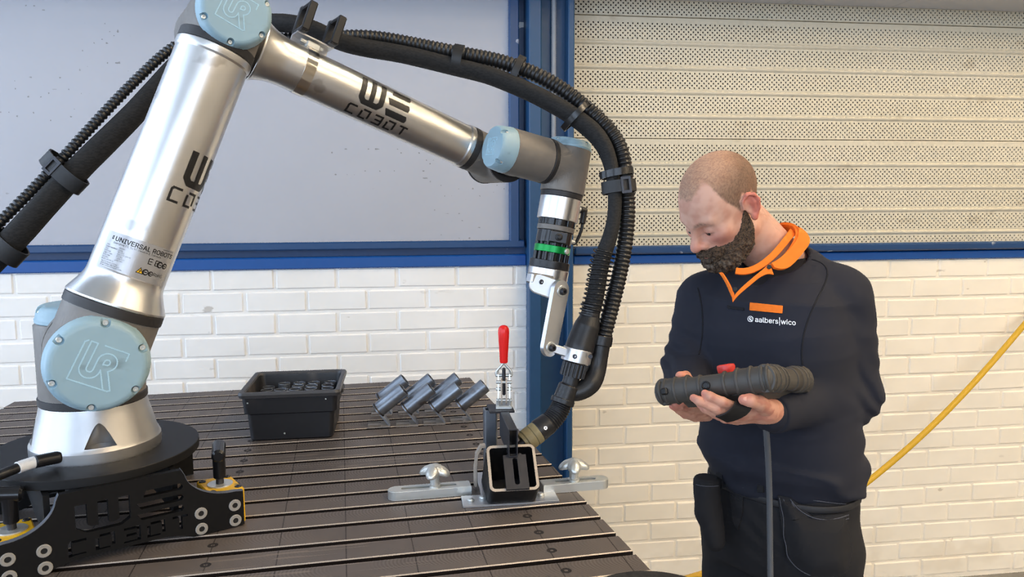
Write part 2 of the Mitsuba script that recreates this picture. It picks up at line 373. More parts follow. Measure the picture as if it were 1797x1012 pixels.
for row in range(18):
    zc = 1.415 - 0.041 - row * 0.0823
    if zc < -0.02: break
    for i in range(46):
        xc = -3.3 + i * 0.224 + (0.112 if row % 2 else 0) + 0.028
        px, py, d = project((xc, WY, zc)); spots.append(((-60 < px < 1860) and (420 < py < 1060), xc, zc, py, px))
vis = sorted([s for s in spots if s[0]], key=lambda s: (s[3] > 700 and s[4] < 940, s[3]))
own, rest = vis[:300], vis[300:] + [s for s in spots if not s[0]]
for k, (_, xc, zc, *_r) in enumerate(own):
    scene[f'{wb}__brick' + (f'_{k:03d}' if k else '')] = {**(bricks if xc < 0.56 else bricks_warm_lit)[rng.integers(6)], 'to_world': T4().translate([xc + rng.normal(0, 0.0012), WY + 0.025 - 0.0015 + rng.normal(0, 0.0008), zc + rng.normal(0, 0.0012)]).rotate([0, 1, 0], float(rng.normal(0, 0.18)))}
rb = ([], [])
for _, xc, zc, *_r in rest:
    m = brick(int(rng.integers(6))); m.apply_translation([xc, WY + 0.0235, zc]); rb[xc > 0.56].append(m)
add(wb + '__outer_brick', cat_(rb[0]), 'm_wall', False, kind='stuff'); add(wb + '__outer_brick', cat_(rb[1]), 'm_wall_warm_lit', False, kind='stuff')
add(wb + '__upper_masonry', box2((-3.2, WY + 0.16, 1.4), (7.0, WY + 0.30, 5.0)), 'm_backing', False)

# blue steel: beam on the wall, frame of the grey panel, column
add('trim_1', box2((-3.2, WY - 0.012, 1.413), (0.47, WY + 0.12, 1.456), 0.004), 'm_beam_blue', False, kind='structure')
add('trim_2', box2((0.655, WY - 0.012, 1.413), (6.5, WY + 0.12, 1.447), 0.004), 'm_beam_blue', False, kind='structure')
add('trim_3', join(box2((-3.2, WY - 0.02, 1.483), (0.462, WY + 0.10, 1.511), 0.004), box2((-3.2, WY + 0.03, 1.45), (0.47, WY + 0.10, 1.49))), 'm_blue', False, kind='structure')
add('trim_4', join(box2((0.655, WY - 0.03, 1.452), (6.5, WY + 0.08, 1.482), 0.006), box2((0.655, WY + 0.02, 1.44), (6.5, WY + 0.08, 1.46))), 'm_blue', False, kind='structure')
add('trim_5', join(box2((0.405, WY - 0.02, 1.483), (0.442, WY + 0.10, 5.0), 0.004), box2((0.43, WY + 0.05, 1.483), (0.475, WY + 0.10, 5.0))), 'm_blue', False, kind='structure')
add('wall_panel', box2((-3.2, WY + 0.012, 1.505), (0.41, WY + 0.06, 5.0)), 'm_panel', False, kind='structure')
add('trim_6', join(box2((0.470, WY - 0.075, 0), (0.517, WY + 0.10, 5.0), 0.004), box2((0.51, WY - 0.005, 0), (0.63, WY + 0.06, 5.0)), box2((0.617, WY - 0.075, 0), (0.640, WY + 0.10, 5.0), 0.004)), 'm_column_blue', False, kind='structure')
cp = thing('conduit_pipe', 'thin grey conduit pipe running up the blue steel column', 'pipe')
add(cp + '__pipe', cyl((0.572, WY - 0.022, 1.62), (0.572, WY - 0.022, 5.0), 0.0095, n=20), 'm_conduit')
for z in (2.02, 2.9):
    add(cp + '__clip', join(bx((0.046, 0.006, 0.018), (0.572, WY - 0.008, z), 0.001), lathe([(0.009, -0.007), (0.0125, -0.007), (0.0125, 0.007), (0.009, 0.007), (0.009, -0.007)], (0.572, WY - 0.022, z), (0, 0, 1), 20)), 'm_conduit', 30)

# perforated sectional door
dk = 'door_1'; tag(dk, kind='structure')
PITCH, DX0, DX1 = 0.0925, 0.62, 4.35
def section():
    cw, ch_, hr = 0.0195, 0.0092, 0.0033
    nx = int((DX1 - DX0) / cw); v, f = [], []
    quad = []
    for b in range(5):
        zb = b * PITCH + 0.006
        for row in range(7):
            off = 0.0 if row % 2 else cw / 2
            z0 = zb + row * ch_
            for i in range(nx):
                x0 = i * cw + off
                c = A(x0 + cw / 2, z0 + ch_ / 2)
                o = np.stack([c + A(sx, sz) for sx, sz in ((cw / 2, -ch_ / 2), (cw / 2, ch_ / 2), (-cw / 2, ch_ / 2), (-cw / 2, -ch_ / 2))])
                a = (np.arange(8) + 0.5) * np.pi / 4; h = c + hr * np.stack([np.cos(a), np.sin(a)], 1)
                s = len(v); v += [[p[0], 0, p[1]] for p in o] + [[p[0], 0, p[1]] for p in h] + [[p[0], 0.004, p[1]] for p in h]
                f += [[s, s + 1, s + 4], [s, s + 4, s + 11], [s + 1, s + 5, s + 4], [s + 1, s + 2, s + 6], [s + 1, s + 6, s + 5], [s + 2, s + 7, s + 6],
                      [s + 2, s + 3, s + 8], [s + 2, s + 8, s + 7], [s + 3, s + 9, s + 8], [s + 3, s, s + 10], [s + 3, s + 10, s + 9], [s, s + 11, s + 10]]
                for k in range(8):
                    k2 = (k + 1) % 8; f += [[s + 4 + k, s + 4 + k2, s + 12 + k2], [s + 4 + k, s + 12 + k2, s + 12 + k]]
        # plain strips with a pressed bead between the bands
        zt = zb + 7 * ch_; zn = (b + 1) * PITCH + 0.006 if b < 4 else 5 * PITCH - 0.0015
        if b < 4: prof = [(0, zt), (0, zt + 0.005), (-0.004, zt + 0.009), (-0.0065, zt + 0.013), (-0.0065, zt + 0.017), (-0.003, zt + 0.020), (0.0015, zt + 0.0225), (0, zn)]
        else: prof = [(0, zt), (0, zn - 0.002), (0.003, zn), (0.012, zn)]
        L = nx * cw + cw / 2
        for (y0, a0), (y1, a1) in zip(prof[:-1], prof[1:]): quad.append(((y0, a0), (y1, a1), L))
        if b == 0: quad.append(((0.012, 0.0), (0.0, 0.0015), L)); quad.append(((0.0, 0.0015), (0.0, zb), L))
    for (y0, a0), (y1, a1), L in quad:
        s = len(v); v += [[0, y0, a0], [L, y0, a0], [L, y1, a1], [0, y1, a1]]; f += [[s, s + 1, s + 2], [s, s + 2, s + 3]]
    return trimesh.Trimesh(v, f, process=False)
sec = mikit.ply(section(), 'm_door', smooth=False)
DY = WY + 0.035
for k in range(5):
    scene[f'{dk}__panel' + (f'_{k:03d}' if k else '')] = {**sec, 'to_world': T4().translate([DX0, DY, 1.902 - 5 * PITCH + k * 5 * PITCH])}
add(dk + '__backing', box2((DX0, DY + 0.05, 1.40), (DX1 + 0.1, DY + 0.06, 4.6)), 'm_backing', False)
add('trim_7', box2((-3.2, WY - 0.19, 2.425), (4.6, WY + 0.03, 2.95), 0.005), 'm_panel', False, kind='structure')
add('trim_8', box2((4.33, WY - 0.06, 0), (4.5, WY + 0.10, 2.425), 0.005), 'm_column_blue', False, kind='structure')

# ------------------------------------------------------------------ slotted table
TZ = 1.15; SA = math.radians(4.4); EX, EY = A(math.cos(SA), math.sin(SA), 0), A(-math.sin(SA), math.cos(SA), 0)
TB = M4(np.stack([EX, EY, ZV], 1), (0, 0, 0))
wt = thing('welding_table', 'dark brown slotted steel welding table carrying the robot arm', 'table')
def edge_x(y, side):     # table edges in the slats' own axes
    return (0.412 - (y - 1.0) * 0.046) if side else (-0.853 + (y - 2.0) * 0.05)
SP = 0.0652; ys = [1.0887 + 0.0053 + 0.0005 + SP * k for k in range(-6, 18)]
for k, y0 in enumerate(ys[:-1]):
    ya, yb = y0 + 0.0062, y0 + SP - 0.0062
    if k == len(ys) - 2: yb = y0 + SP - 0.004
    c = 0.0016
    def ringz(d, z): return [[edge_x(ya, 0) + d, ya + d, z], [edge_x(ya, 1) - d, ya + d, z], [edge_x(yb, 1) - d, yb - d, z], [edge_x(yb, 0) + d, yb - d, z]]
    hl = trimesh.convex.convex_hull(np.array(ringz(0, -0.03) + ringz(0, -c) + ringz(c, 0)))
    hl.apply_translation([0, 0, TZ]); hl.apply_transform(TB)
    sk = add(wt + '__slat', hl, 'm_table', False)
    eg = [[edge_x(ya, 0), ya - 0.0002, -0.0014], [edge_x(ya, 0), ya + 0.0010, 0.0003], [edge_x(ya, 0), ya + 0.0014, -0.0012], [edge_x(ya, 1), ya - 0.0002, -0.0014], [edge_x(ya, 1), ya + 0.0010, 0.0003], [edge_x(ya, 1), ya + 0.0014, -0.0012]]
    eg = trimesh.convex.convex_hull(np.array(eg)); eg.apply_translation([0, 0, TZ]); eg.apply_transform(TB); add(sk + '__edge', eg, 'm_table_edge_lit', False)
    for xs in (edge_x(y0, 1) - 0.118, -0.203, -0.70):
        o = A(xs, (ya + yb) / 2, TZ)
        s_ = lathe([(0.0062, -0.006), (0.0078, 0.0001), (0.0074, 0.0004), (0.0055, 0.0002), (0.003, 0.0002), (0.003, -0.004), (0, -0.004)], o, (0, 0, 1), 16)
        s_.apply_transform(TB); add(sk + '__screw', s_, 'm_slot', 30)
fr = [box2((-0.84, 0.72, TZ - 0.036), (0.36, 2.16, TZ - 0.030)), box2((-0.82, 0.74, TZ - 0.13), (0.34, 2.14, TZ - 0.036), 0.004)]
fr = cat_(fr); fr.apply_transform(TB); add(wt + '__frame', fr, 'm_slot', False)
for sx in (-0.78, 0.27):
    for sy in (0.8, 2.05):
        m = bx((0.09, 0.09, TZ - 0.14), (sx, sy, (TZ - 0.12) / 2 + 0.008), 0.006); m = cat_([m, bx((0.14, 0.14, 0.012), (sx, sy, 0.006), 0.002)]); m.apply_transform(TB); add(wt + '__leg', m, 'm_slot', False)

# ------------------------------------------------------------------ robot arm
rt_ = nrm(A(0.9214, 0.3887, 0)); ru = A(rt_[1], -rt_[0], 0)          # in the arm's plane / along its joint axes
JB = A(-0.4944, 1.2938, 0); JS = A(-0.4944, 1.2938, 1.449)
d1 = nrm(A(0.3532, 0.149, 0.9236)); d2 = nrm(A(0.8625, 0.3639, -0.3516))
L1, L2 = 0.5283, 0.5517
JE = JS + L1 * d1; JW = JE + L2 * d2
PZ = 1.274                                                           # top of the stand's disc
ra = thing('industrial_robot', 'jointed industrial robot arm with aluminium tubes and light blue joint caps', 'robot')
# base casting with bolt pockets
bo = A(JB[0], JB[1], PZ); tc = nrm(A(-JB[0], -JB[1], 0))
base = lathe([(0, 0), (0.0945, 0), (0.0950, 0.003), (0.0950, 0.017), (0.0925, 0.022), (0.0795, 0.066), (0.0775, 0.075), (0.0765, 0.08), (0, 0.08)], bo, ZV, 96)
pock = []
for k in range(4):
    d = tc * math.cos(k * math.pi / 2 + 0.05) + np.cross(ZV, tc) * math.sin(k * math.pi / 2 + 0.05)
    pock.append(lathe([(0, 0.024), (0.0225, 0.024), (0.0030, 0.064), (0, 0.066)], bo + d * 0.0865, ZV, 40))
add(ra + '__base', cut(base, *pock), 'm_alu_base', 25)
add(ra + '__base_ring', lathe([(0.0772, 0.0795), (0.0785, 0.081), (0.0785, 0.0905), (0.0765, 0.092), (0, 0.092)], bo, ZV, 64), 'm_ring', 30)
bh = join(lathe([(0, 0.092), (0.0765, 0.092), (0.0765, 0.205), (0.072, 0.209), (0, 0.209)], bo, ZV, 72), cyl(JS - ru * 0.01, JS + ru * 0.078, 0.066, n=72))
add(ra + '__base_housing', bh, 'm_housing', 35)
add(ra + '__shoulder_ring', cyl(JS + ru * 0.078, JS + ru * 0.085, 0.064, n=64), 'm_ring', 30)
OS = JS + ru * 0.146
sh = join(cyl(JS + ru * 0.085, OS + ru * 0.055, 0.0655, n=80, ch=0.002), cyl(OS, OS + d1 * 0.0655, 0.0655, n=80))
add(ra + '__shoulder_housing', sh, 'm_housing', 35)
add(ra + '__flange_ring', lathe([(0, 0.0655), (0.0668, 0.0655), (0.0672, 0.0665), (0.0672, 0.0785), (0.066, 0.0795), (0, 0.0795)], OS, d1, 72), 'm_ring', 30)
ut = lathe([(0, 0.0795), (0.0668, 0.0795), (0.0675, 0.0805), (0.0675, 0.083), (0.0655, 0.087), (0.0600, 0.098), (0.0562, 0.106), (0.0540, 0.112), (0.0530, 0.117), (0.0527, 0.122), (0.0527, L1 - 0.068), (0.0545, L1 - 0.065), (0.0550, L1 - 0.0605), (0.0548, L1 - 0.0555), (0.053, L1 - 0.0535), (0, L1 - 0.0535)], OS, d1, 128)
utk = add(ra + '__upper_arm_tube', ut, 'm_alu', 20)
OE = JE + ru * 0.146
add(ra + '__flange_ring', lathe([(0, -0.0535), (0.0540, -0.0535), (0.0545, -0.0525), (0.0545, -0.041), (0.0538, -0.040), (0, -0.040)], OE, d1, 72), 'm_ring', 30)
eh = join(cyl(JE + ru * 0.092, OE + ru * 0.041, 0.0535, n=80, ch=0.002), cyl(OE - d1 * 0.0405, OE, 0.0535, n=80))
add(ra + '__elbow_housing', eh, 'm_housing', 35)
add(ra + '__joint_ring', cyl(JE + ru * 0.085, JE + ru * 0.092, 0.052, n=64), 'm_ring', 30)
OF = JE + ru * 0.0456
fh = join(cyl(JE - ru * 0.02, JE + ru * 0.085, 0.0525, n=80, ch=0.002), cyl(OF, OF + d2 * 0.056, 0.0500, n=72))
add(ra + '__forearm_housing', fh, 'm_housing', 35)
add(ra + '__flange_ring', lathe([(0, 0.056), (0.0505, 0.056), (0.0512, 0.057), (0.0512, 0.066), (0.0505, 0.067), (0, 0.067)], OF, d2, 72), 'm_ring', 30)
FR = 0.0395
ft = lathe([(0, 0.067), (0.0505, 0.067), (0.0512, 0.068), (0.0512, 0.0705), (0.0480, 0.076), (0.0440, 0.086), (0.0415, 0.096), (0.0400, 0.106), (FR, 0.114), (FR, L2 - 0.085), (0.0412, L2 - 0.082), (0.0416, L2 - 0.078), (0.0412, L2 - 0.0735), (0.040, L2 - 0.072), (0, L2 - 0.072)], OF, d2, 112)
ftk = add(ra + '__forearm_tube', ft, 'm_alu', 20)
OW = JW + ru * 0.0456
add(ra + '__flange_ring', lathe([(0, -0.072), (0.0412, -0.072), (0.0416, -0.071), (0.0416, -0.061), (0.041, -0.060), (0, -0.060)], OW, d2, 64), 'm_ring', 30)
wh = join(cyl(OW - d2 * 0.060, OW, 0.0410, n=72), cyl(JW + ru * 0.0, JW + ru * 0.086, 0.0425, n=72, ch=0.002))
add(ra + '__wrist_housing', wh, 'm_housing', 35)
add(ra + '__joint_ring', cyl(JW - ru * 0.004, JW + ru * 0.0002, 0.0432, n=64), 'm_ring', 30)
add(ra + '__joint_ring', cyl(JW + ru * 0.086, JW + ru * 0.090, 0.0425, n=64), 'm_ring', 30)
qb = math.radians(11.6); dB = rt_ * math.cos(qb) - ZV * math.sin(qb); dn = -rt_ * math.sin(qb) - ZV * math.cos(qb)
OB = JW + ru * 0.130 + ZV * 0.010
wb1 = join(cyl(OB - dB * 0.026, OB + dB * 0.056, 0.0430, n=80, ch=0.0015), cyl(JW + ru * 0.090 + ZV * 0.01, OB, 0.0425, n=72))
add(ra + '__wrist_housing', wb1, 'm_housing', 35)
add(ra + '__joint_ring', cyl(OB + dB * 0.056, OB + dB * 0.0655, 0.0436, n=64, ch=0.0008), 'm_ring', 30)
OC = OB + dB * 0.110
wb2 = join(cyl(OB + dB * 0.0655, OC, 0.0430, n=80), cyl(OC - dn * 0.034, OC + dn * 0.052, 0.0430, n=80, ch=0.001))
add(ra + '__wrist_housing', wb2, 'm_housing', 35)

def emblem(r):
    """Outline of the round cap's mark: two joined letters in a tilted square, as thin raised lines."""
    pts = [(-0.30, 0.50), (-0.30, -0.12)]
    pts += [(-0.15 + 0.15 * math.cos(a), -0.12 + 0.15 * math.sin(a)) for a in np.linspace(np.pi, 2 * np.pi, 14)]
    pts += [(0.0, 0.12)]
    st = LineString(pts).buffer(0.075, cap_style=2)
    p2 = [(0.0, -0.10), (0.0, 0.14)] + [(0.14 + 0.14 * math.cos(a), 0.14 + 0.14 * math.sin(a)) for a in np.linspace(np.pi, -0.5 * np.pi, 22)] + [(0.12, 0.0), (0.40, -0.50)]
    st = st.union(LineString(p2).buffer(0.075, cap_style=2, join_style=1))
    sq = sbox(-0.5, -0.5, 0.5, 0.5)
    w = 0.016
    L = st.intersection(sq).boundary.buffer(w).union(LineString([(0.5, 0.32), (0.5, 0.5), (-0.06, 0.5)]).buffer(w)).union(LineString([(-0.44, 0.5), (-0.5, 0.44), (-0.5, -0.5), (0.42, -0.5)]).buffer(w))
    return affinity.scale(L, 0.86 * r, 0.86 * r, origin=(0, 0))
def cap(o, axis, up, r, h, tilt, nscrew, phase, dome=1.0, name='cap'):
    """A blue joint cap: rim at o, bulging along axis; its mark upright along up, tilted by tilt degrees."""
    y = nrm(up - axis * np.dot(up, axis)); x = np.cross(y, axis); R = np.stack([x, y, nrm(axis)], 1)
    pr = [(0, 0), (r, 0), (r * 1.012, h * 0.05), (r * 1.012, h * 0.22), (r * 0.995, h * 0.28), (r * 0.985, h * 0.42), (r * 0.96, h * 0.70), (r * 0.925, h * 0.88), (r * 0.87, h * 0.97), (r * 0.80, h), (0, h)]
    m = lathe(pr, (0, 0, 0), (0, 0, 1), 96)
    sc, cuts = [], []
    for k in range(nscrew):
        a = phase + k * 2 * np.pi / nscrew; c = A(math.cos(a), math.sin(a), 0) * r * 0.885
        cuts.append(cyl(c + A(0, 0, h * 0.62), c + A(0, 0, h * 1.3), r * 0.095, n=20)); cuts.append(bx((r * 0.2, r * 0.19, h * 0.7), c * 1.1 + A(0, 0, h * 0.97), 0, np.array([[math.cos(a), -math.sin(a), 0], [math.sin(a), math.cos(a), 0], [0, 0, 1]])))
        sc.append(screw_cap(c + A(0, 0, h * 0.60), (0, 0, 1), r * 0.066, h * 0.14))
    m = cut(m, *cuts)
    def put(q): return trimesh.Trimesh(np.asarray(q.vertices) @ R.T + o, q.faces, process=False)
    k = add(f'{ra}__{name}', put(m), 'm_cap', 32)
    for s in sc: add(k + '__screw', put(s), 'm_zinc', 30)
    e = affinity.rotate(emblem(r * 1.0 if nscrew > 4 else r * 0.86), tilt, origin=(0, 0))
    add(k + '__emblem', put(extr(e, 0.0008, z0=h - 0.0002)), 'm_cap_line', False)
    return k
cap(JS + ru * 0.199, ru, ZV, 0.0655, 0.027, -27, 6, 0.32)
cap(OE + ru * 0.041, ru, ZV, 0.0520, 0.0235, -27, 6, 0.30)
cap(bo + ZV * 0.209, ZV, ru, 0.0735, 0.027, 0, 6, 0.2)
cap(OB - dB * 0.026, -dB, ZV, 0.0425, 0.034, 0, 4, 0.75)
cap(OC - dn * 0.034, -dn, ru, 0.0425, 0.017, 30, 4, 0.3)

# lettering on the two tubes
def bars(*r): return unary_union([sbox(*q) for q in r])
def round_poly(p, r): return p.buffer(-r).buffer(r).buffer(r * 0.6).buffer(-r * 0.6)
def logo():
    """WE above COBOT, upright; the mark is 1 wide in W heights, baseline of COBOT at 0."""
    w = unary_union([LineString([(0.00, 1.62), (0.00, 0.80), (0.12, 0.66), (0.66, 0.66), (0.78, 0.80), (0.78, 1.62)]).buffer(0.105, cap_style=2, join_style=1), LineString([(0.39, 1.62), (0.39, 0.70)]).buffer(0.095, cap_style=2)])
    e = unary_union([Polygon([(1.02, y + 0.21), (1.10, y), (1.86, y), (1.90, y + 0.1), (1.86, y + 0.21)]).buffer(0.02) for y in (0.56, 0.98)] + [Polygon([(1.16, 1.41), (1.20, 1.62), (1.86, 1.62), (1.90, 1.5), (1.86, 1.41)]).buffer(0.02)])
    b = []
    def S(x, pts, wd=0.32): b.append(LineString([(x + px * wd, py * 0.40) for px, py in pts]).buffer(0.036, cap_style=2, join_style=2))
    S(-0.28, [(1, 1), (0.12, 1), (0, 0.86), (0, 0.0), (0.94, 0)])
    S(0.24, [(0.02, 0.84), (0, 0), (0.78, 0)]); S(0.24, [(0.16, 1), (1, 1), (1, 0.14)])
    S(0.76, [(0.06, 1), (1, 1), (1, 0), (0, 0)]); S(0.76, [(0.2, 0.52), (1, 0.52)])
    S(1.28, [(0.02, 0.84), (0, 0), (0.78, 0)]); S(1.28, [(0.16, 1), (1, 1), (1, 0.14)])
    S(1.80, [(0, 1), (1.05, 1)]); S(1.80, [(0.55, 1), (0.55, 0)])
    return unary_union([w, e]), unary_union(b)
we, co = logo()
vf = nrm(CAM - (OF + d2 * 0.33)); vf = nrm(vf - d2 * np.dot(vf, d2))
def side_up(axis, o):   # radial direction facing the hall's open side, and the one above it
    v = nrm(CAM - o); v = nrm(v - axis * np.dot(v, axis)); return v
sc_ = 0.0470
fo = OF + d2 * 0.245
for nm, g in (('lettering', we), ('lettering', co)):
    add(ftk + '__' + nm, on_cyl(affinity.translate(affinity.scale(g, sc_, sc_, origin=(0, 0)), 0.000, -0.034), fo, d2, FR, side_up(d2, fo)), 'm_ink', False)
sc2 = 0.048; uo = OS + d1 * 0.258
for g in (we, co):
    m = on_cyl(affinity.scale(g, sc2, sc2, origin=(0, 0)), uo - d1 * 0.015, d1, 0.0527, nrm(side_up(d1, uo) * math.cos(0.50) + np.cross(d1, side_up(d1, uo)) * math.sin(0.50)), along=False)
    add(utk + '__lettering', m, 'm_ink', False)
# rating plate on the upper arm
so = OS + d1 * 0.1265; sx0 = side_up(d1, so)
def plate(g, mat, off, key, size=0.004): return add(key, on_cyl(g, so, d1, 0.0527, sx0, off, along=False, size=size), mat, False)
sk = plate(affinity.translate(sbox(-0.046, -0.0035, 0.054, 0.050), 0, 0), 'm_sticker', 0.0004, utk + '__rating_plate')
tx = [affinity.translate(text_poly('UNIVERSAL ROBOTS', 0.0062, True), -0.032, 0.0385), affinity.translate(text_poly('Energivej 25, 5260 Odense S, Denmark', 0.0026), -0.032, 0.0345)]
tx += [affinity.translate(text_poly('RoHS', 0.0048), 0.032, 0.008), affinity.translate(text_poly('ASSEMBLED IN DENMARK', 0.0012), 0.032, 0.047)]
r_ = random.Random(3)
for i, s in enumerate(('TYPE', 'SERIAL NUMBER', 'YEAR', 'PAYLOAD', 'ROBOT TYPE', 'IP RATING', 'VOLTAGE', 'EN ISO 10218-1')): tx.append(affinity.translate(text_poly(s, 0.0017), -0.042, 0.030 - i * 0.0029))
for i, s in enumerate(('MODEL', '10 kg', '48 V DC', 'max 12 A 600 W', '33.5 kg', '-10 to 50 C', '1300 mm')): tx.append(affinity.translate(text_poly(s, 0.0017), -0.022, 0.030 - i * 0.0029))
for i, s in enumerate(('PROTECTED BY PATENTS', 'READ MANUAL BEFORE USE', 'DO NOT OPEN THE ROBOT ARM')): tx.append(affinity.translate(text_poly(s, 0.0015), -0.040, 0.0065 - i * 0.0026))
tx.append(sbox(-0.0365, 0.0395, -0.034, 0.0445).difference(sbox(-0.0358, 0.041, -0.0347, 0.0432)))
for cx, cy, rr in ((0.037, 0.0255, 0.0048), (0.046, 0.0255, 0.0042), (0.0205, 0.010, 0.0044), (0.0283, 0.0098, 0.0036)):
    tx.append(Point(cx, cy).buffer(rr).difference(Point(cx + 0.0006, cy).buffer(rr * 0.62)).union(sbox(cx - rr * 0.4, cy - 0.0006, cx + rr * 0.5, cy + 0.0006)))
for cx in (0.0195, 0.0295): tx.append(LineString([(cx + 0.005, 0.030), (cx, 0.030), (cx, 0.0225), (cx + 0.0045, 0.0225)]).buffer(0.0006).union(LineString([(cx + 0.005, 0.0262), (cx + 0.0018, 0.0262)]).buffer(0.0006)))
plate(unary_union(tx), 'm_ink', 0.0007, sk + '__print', 0.003)
tri = Polygon([(0.0085, 0.0065), (0.0175, 0.0065), (0.013, 0.0142)]).buffer(0.0004)
plate(tri, 'm_yellow', 0.0008, sk + '__warning_sign'); plate(tri.difference(tri.buffer(-0.0008)).union(LineString([(0.0138, 0.0120), (0.0124, 0.0098), (0.0138, 0.0096), (0.0126, 0.0076)]).buffer(0.0004)), 'm_ink', 0.0011, sk + '__warning_print')

# tool flange, coupling and sensor stack
def ring(a, b, r, mat, nm, ch=0.0008, n=64, r2=None): return add(ra + '__' + nm, cyl(OC + dn * a, OC + dn * b, r, r2, n=n, ch=ch), mat, 25)
ring(0.052, 0.062, 0.0408, 'm_ring', 'flange_ring'); ring(0.062, 0.106, 0.0400, 'm_alu', 'tool_flange')
add(ra + '__tool_ring', cut(cyl(OC + dn * 0.106, OC + dn * 0.1175, 0.0362, n=48), *[cyl(OC + dn * 0.105 + (ru * math.cos(a) + dB * math.sin(a)) * 0.0375, OC + dn * 0.119 + (ru * math.cos(a) + dB * math.sin(a)) * 0.0375, 0.004, n=12) for a in np.arange(10) * 0.628]), 'm_black_gloss', 25)
ring(0.1175, 0.1275, 0.0365, 'm_housing', 'tool_spacer')
tb = cyl(OC + dn * 0.1275, OC + dn * 0.152, 0.0345, n=64, ch=0.001)
side = nrm(ru * 0.93 - dB * 0.37)
pad = bx((0.034, 0.022, 0.020), OC + dn * 0.140 + side * 0.031, 0.0015, np.stack([np.cross(dn, side), dn, side], 1))
tbk = add(ra + '__tool_coupling', join(tb, pad), 'm_black_gloss', 25)
add(tbk + '__button', lathe([(0, 0), (0.0072, 0), (0.0072, 0.002), (0.0045, 0.003), (0.0045, 0.0055), (0.003, 0.007), (0, 0.007)], OC + dn * 0.140 + side * 0.041, side, 24), 'm_rubber', 30)
gear = [cyl(OC + dn * 0.151 + (ru * math.cos(a) + dB * math.sin(a)) * 0.0315, OC + dn * 0.186 + (ru * math.cos(a) + dB * math.sin(a)) * 0.0315, 0.0035, n=12) for a in np.arange(14) * 2 * np.pi / 14]
add(ra + '__tool_neck', join(cyl(OC + dn * 0.152, OC + dn * 0.186, 0.0298, n=48), *gear), 'm_black_gloss', 25)
gk = ring(0.1565, 0.1705, 0.0352, 'm_green', 'release_ring', 0.001)
sd2 = nrm(ru * 0.99 + dB * 0.3)
add(gk + '__pin', cyl(OC + dn * 0.1635 + sd2 * 0.034, OC + dn * 0.1635 + sd2 * 0.0385, 0.0058, n=20, ch=0.0008), 'm_zinc', 30)
ring(0.186, 0.2005, 0.0392, 'm_black', 'sensor_ring'); ring(0.2005, 0.223, 0.0396, 'm_alu', 'tool_plate', 0.002)
# short lead from the flange to the coupling
l0 = OC + dn * 0.075 + dB * 0.040
lead = thing('sensor_lead', 'short black lead with angled plug beside the silver tool flange', 'cable')
add(lead + '__socket', cyl(l0, l0 + dB * 0.010, 0.0055, n=20), 'm_zinc', 30)
add(lead + '__plug', join(cyl(l0 + dB * 0.009, l0 + dB * 0.024, 0.0065, n=20, ch=0.001), cyl(l0 + dB * 0.0205, l0 + dB * 0.0205 + dn * 0.026, 0.0062, n=20, ch=0.001)), 'm_black', 30)
l1 = l0 + dB * 0.0205 + dn * 0.026; l2 = OC + dn * 0.141 + dB * 0.036
add(lead + '__cable', tube(spline([l1, l1 + dn * 0.016, l1 + dn * 0.034 - dB * 0.005, l2 + dB * 0.016 + dn * 0.001, l2 + dB * 0.004], 40), 0.0032, 12), 'm_black', True)
add(lead + '__socket', cyl(l2 - dB * 0.003, l2 + dB * 0.013, 0.0048, n=16, ch=0.0008), 'm_zinc', 30)

# ------------------------------------------------------------------ robot stand
st = thing('robot_stand', 'black cut steel stand with disc top holding the robot arm on the table', 'stand')
add(st + '__top_plate', lathe([(0, -0.014), (0.156, -0.014), (0.157, -0.013), (0.157, -0.001), (0.156, 0), (0, 0)], (JB[0] - 0.006, JB[1] + 0.004, PZ), ZV, 120), 'm_powder', 30)
sa = A(0.871, 0.491, 0); sn = A(0.491, -0.871, 0)
prof = [(0.178, 0.002), (0.178, 0.057)] + [(0.165 - 0.075 * math.sin(a), 0.106 - 0.050 * math.cos(a) ** 1.0 + 0.003) for a in np.linspace(0.0, 1.45, 14)] + [(0.086, 0.112)]
half = prof + [(-x * 0.875, y) for x, y in prof[::-1]] + [(-0.100, 0.002), (-0.085, 0.008), (-0.06, 0.013), (0.06, 0.013), (0.085, 0.008), (0.100, 0.002)]
sp = Polygon(half).buffer(0)
lg = affinity.scale(we, 0.072, 0.040, origin=(0, 0)); lc = affinity.scale(co, 0.066, 0.050, origin=(0, 0))
lg = affinity.translate(lg, -0.050, 0.026); lc = affinity.translate(lc, -0.048, 0.0195)
hole = unary_union([lg, lc]).intersection(sp.buffer(-0.006))
RS = np.stack([sa, ZV, sn], 1)
for dist in (0.160, -0.128):
    o = JB + sn * dist + A(0, 0, TZ)
    pk = add(st + '__side_plate', extr(sp.difference(hole), 0.010, o, RS, -0.010), 'm_stand', False)
    for s in (1, -0.875):
        ed = [o + sa * s * (x + 0.0006) + ZV * (y + 0.0005) for x, y in prof[1:]]
        add(pk + '__cut_edge', strip(np.array(ed), np.array(ed) - sn * 0.010, 0.0008), 'm_edge', False)
    if dist > 0:
        for x in (0.112, 0.164, -0.098, -0.1405):
            for z in (0.012, 0.037):
                bm_ = lathe([(0, 0), (0.0095, 0), (0.0095, 0.0012), (0.0085, 0.002), (0.0044, 0.002), (0.0040, 0.0006), (0, 0.0006)], (0, 0, 0), (0, 0, 1), 18)
                rr_ = np.hypot(bm_.vertices[:, 0], bm_.vertices[:, 1]); bc = np.where((rr_ < 0.0042)[:, None], 0.01, lin(142, 138, 131)); Rb = basis(sn)  # socket floor black: shade of the recess put into the vertex colour
                add(pk + '__bolt', trimesh.Trimesh(bm_.vertices @ Rb.T + o + sa * x + ZV * z, bm_.faces, process=False), 'm_vcol', False, color=bc)
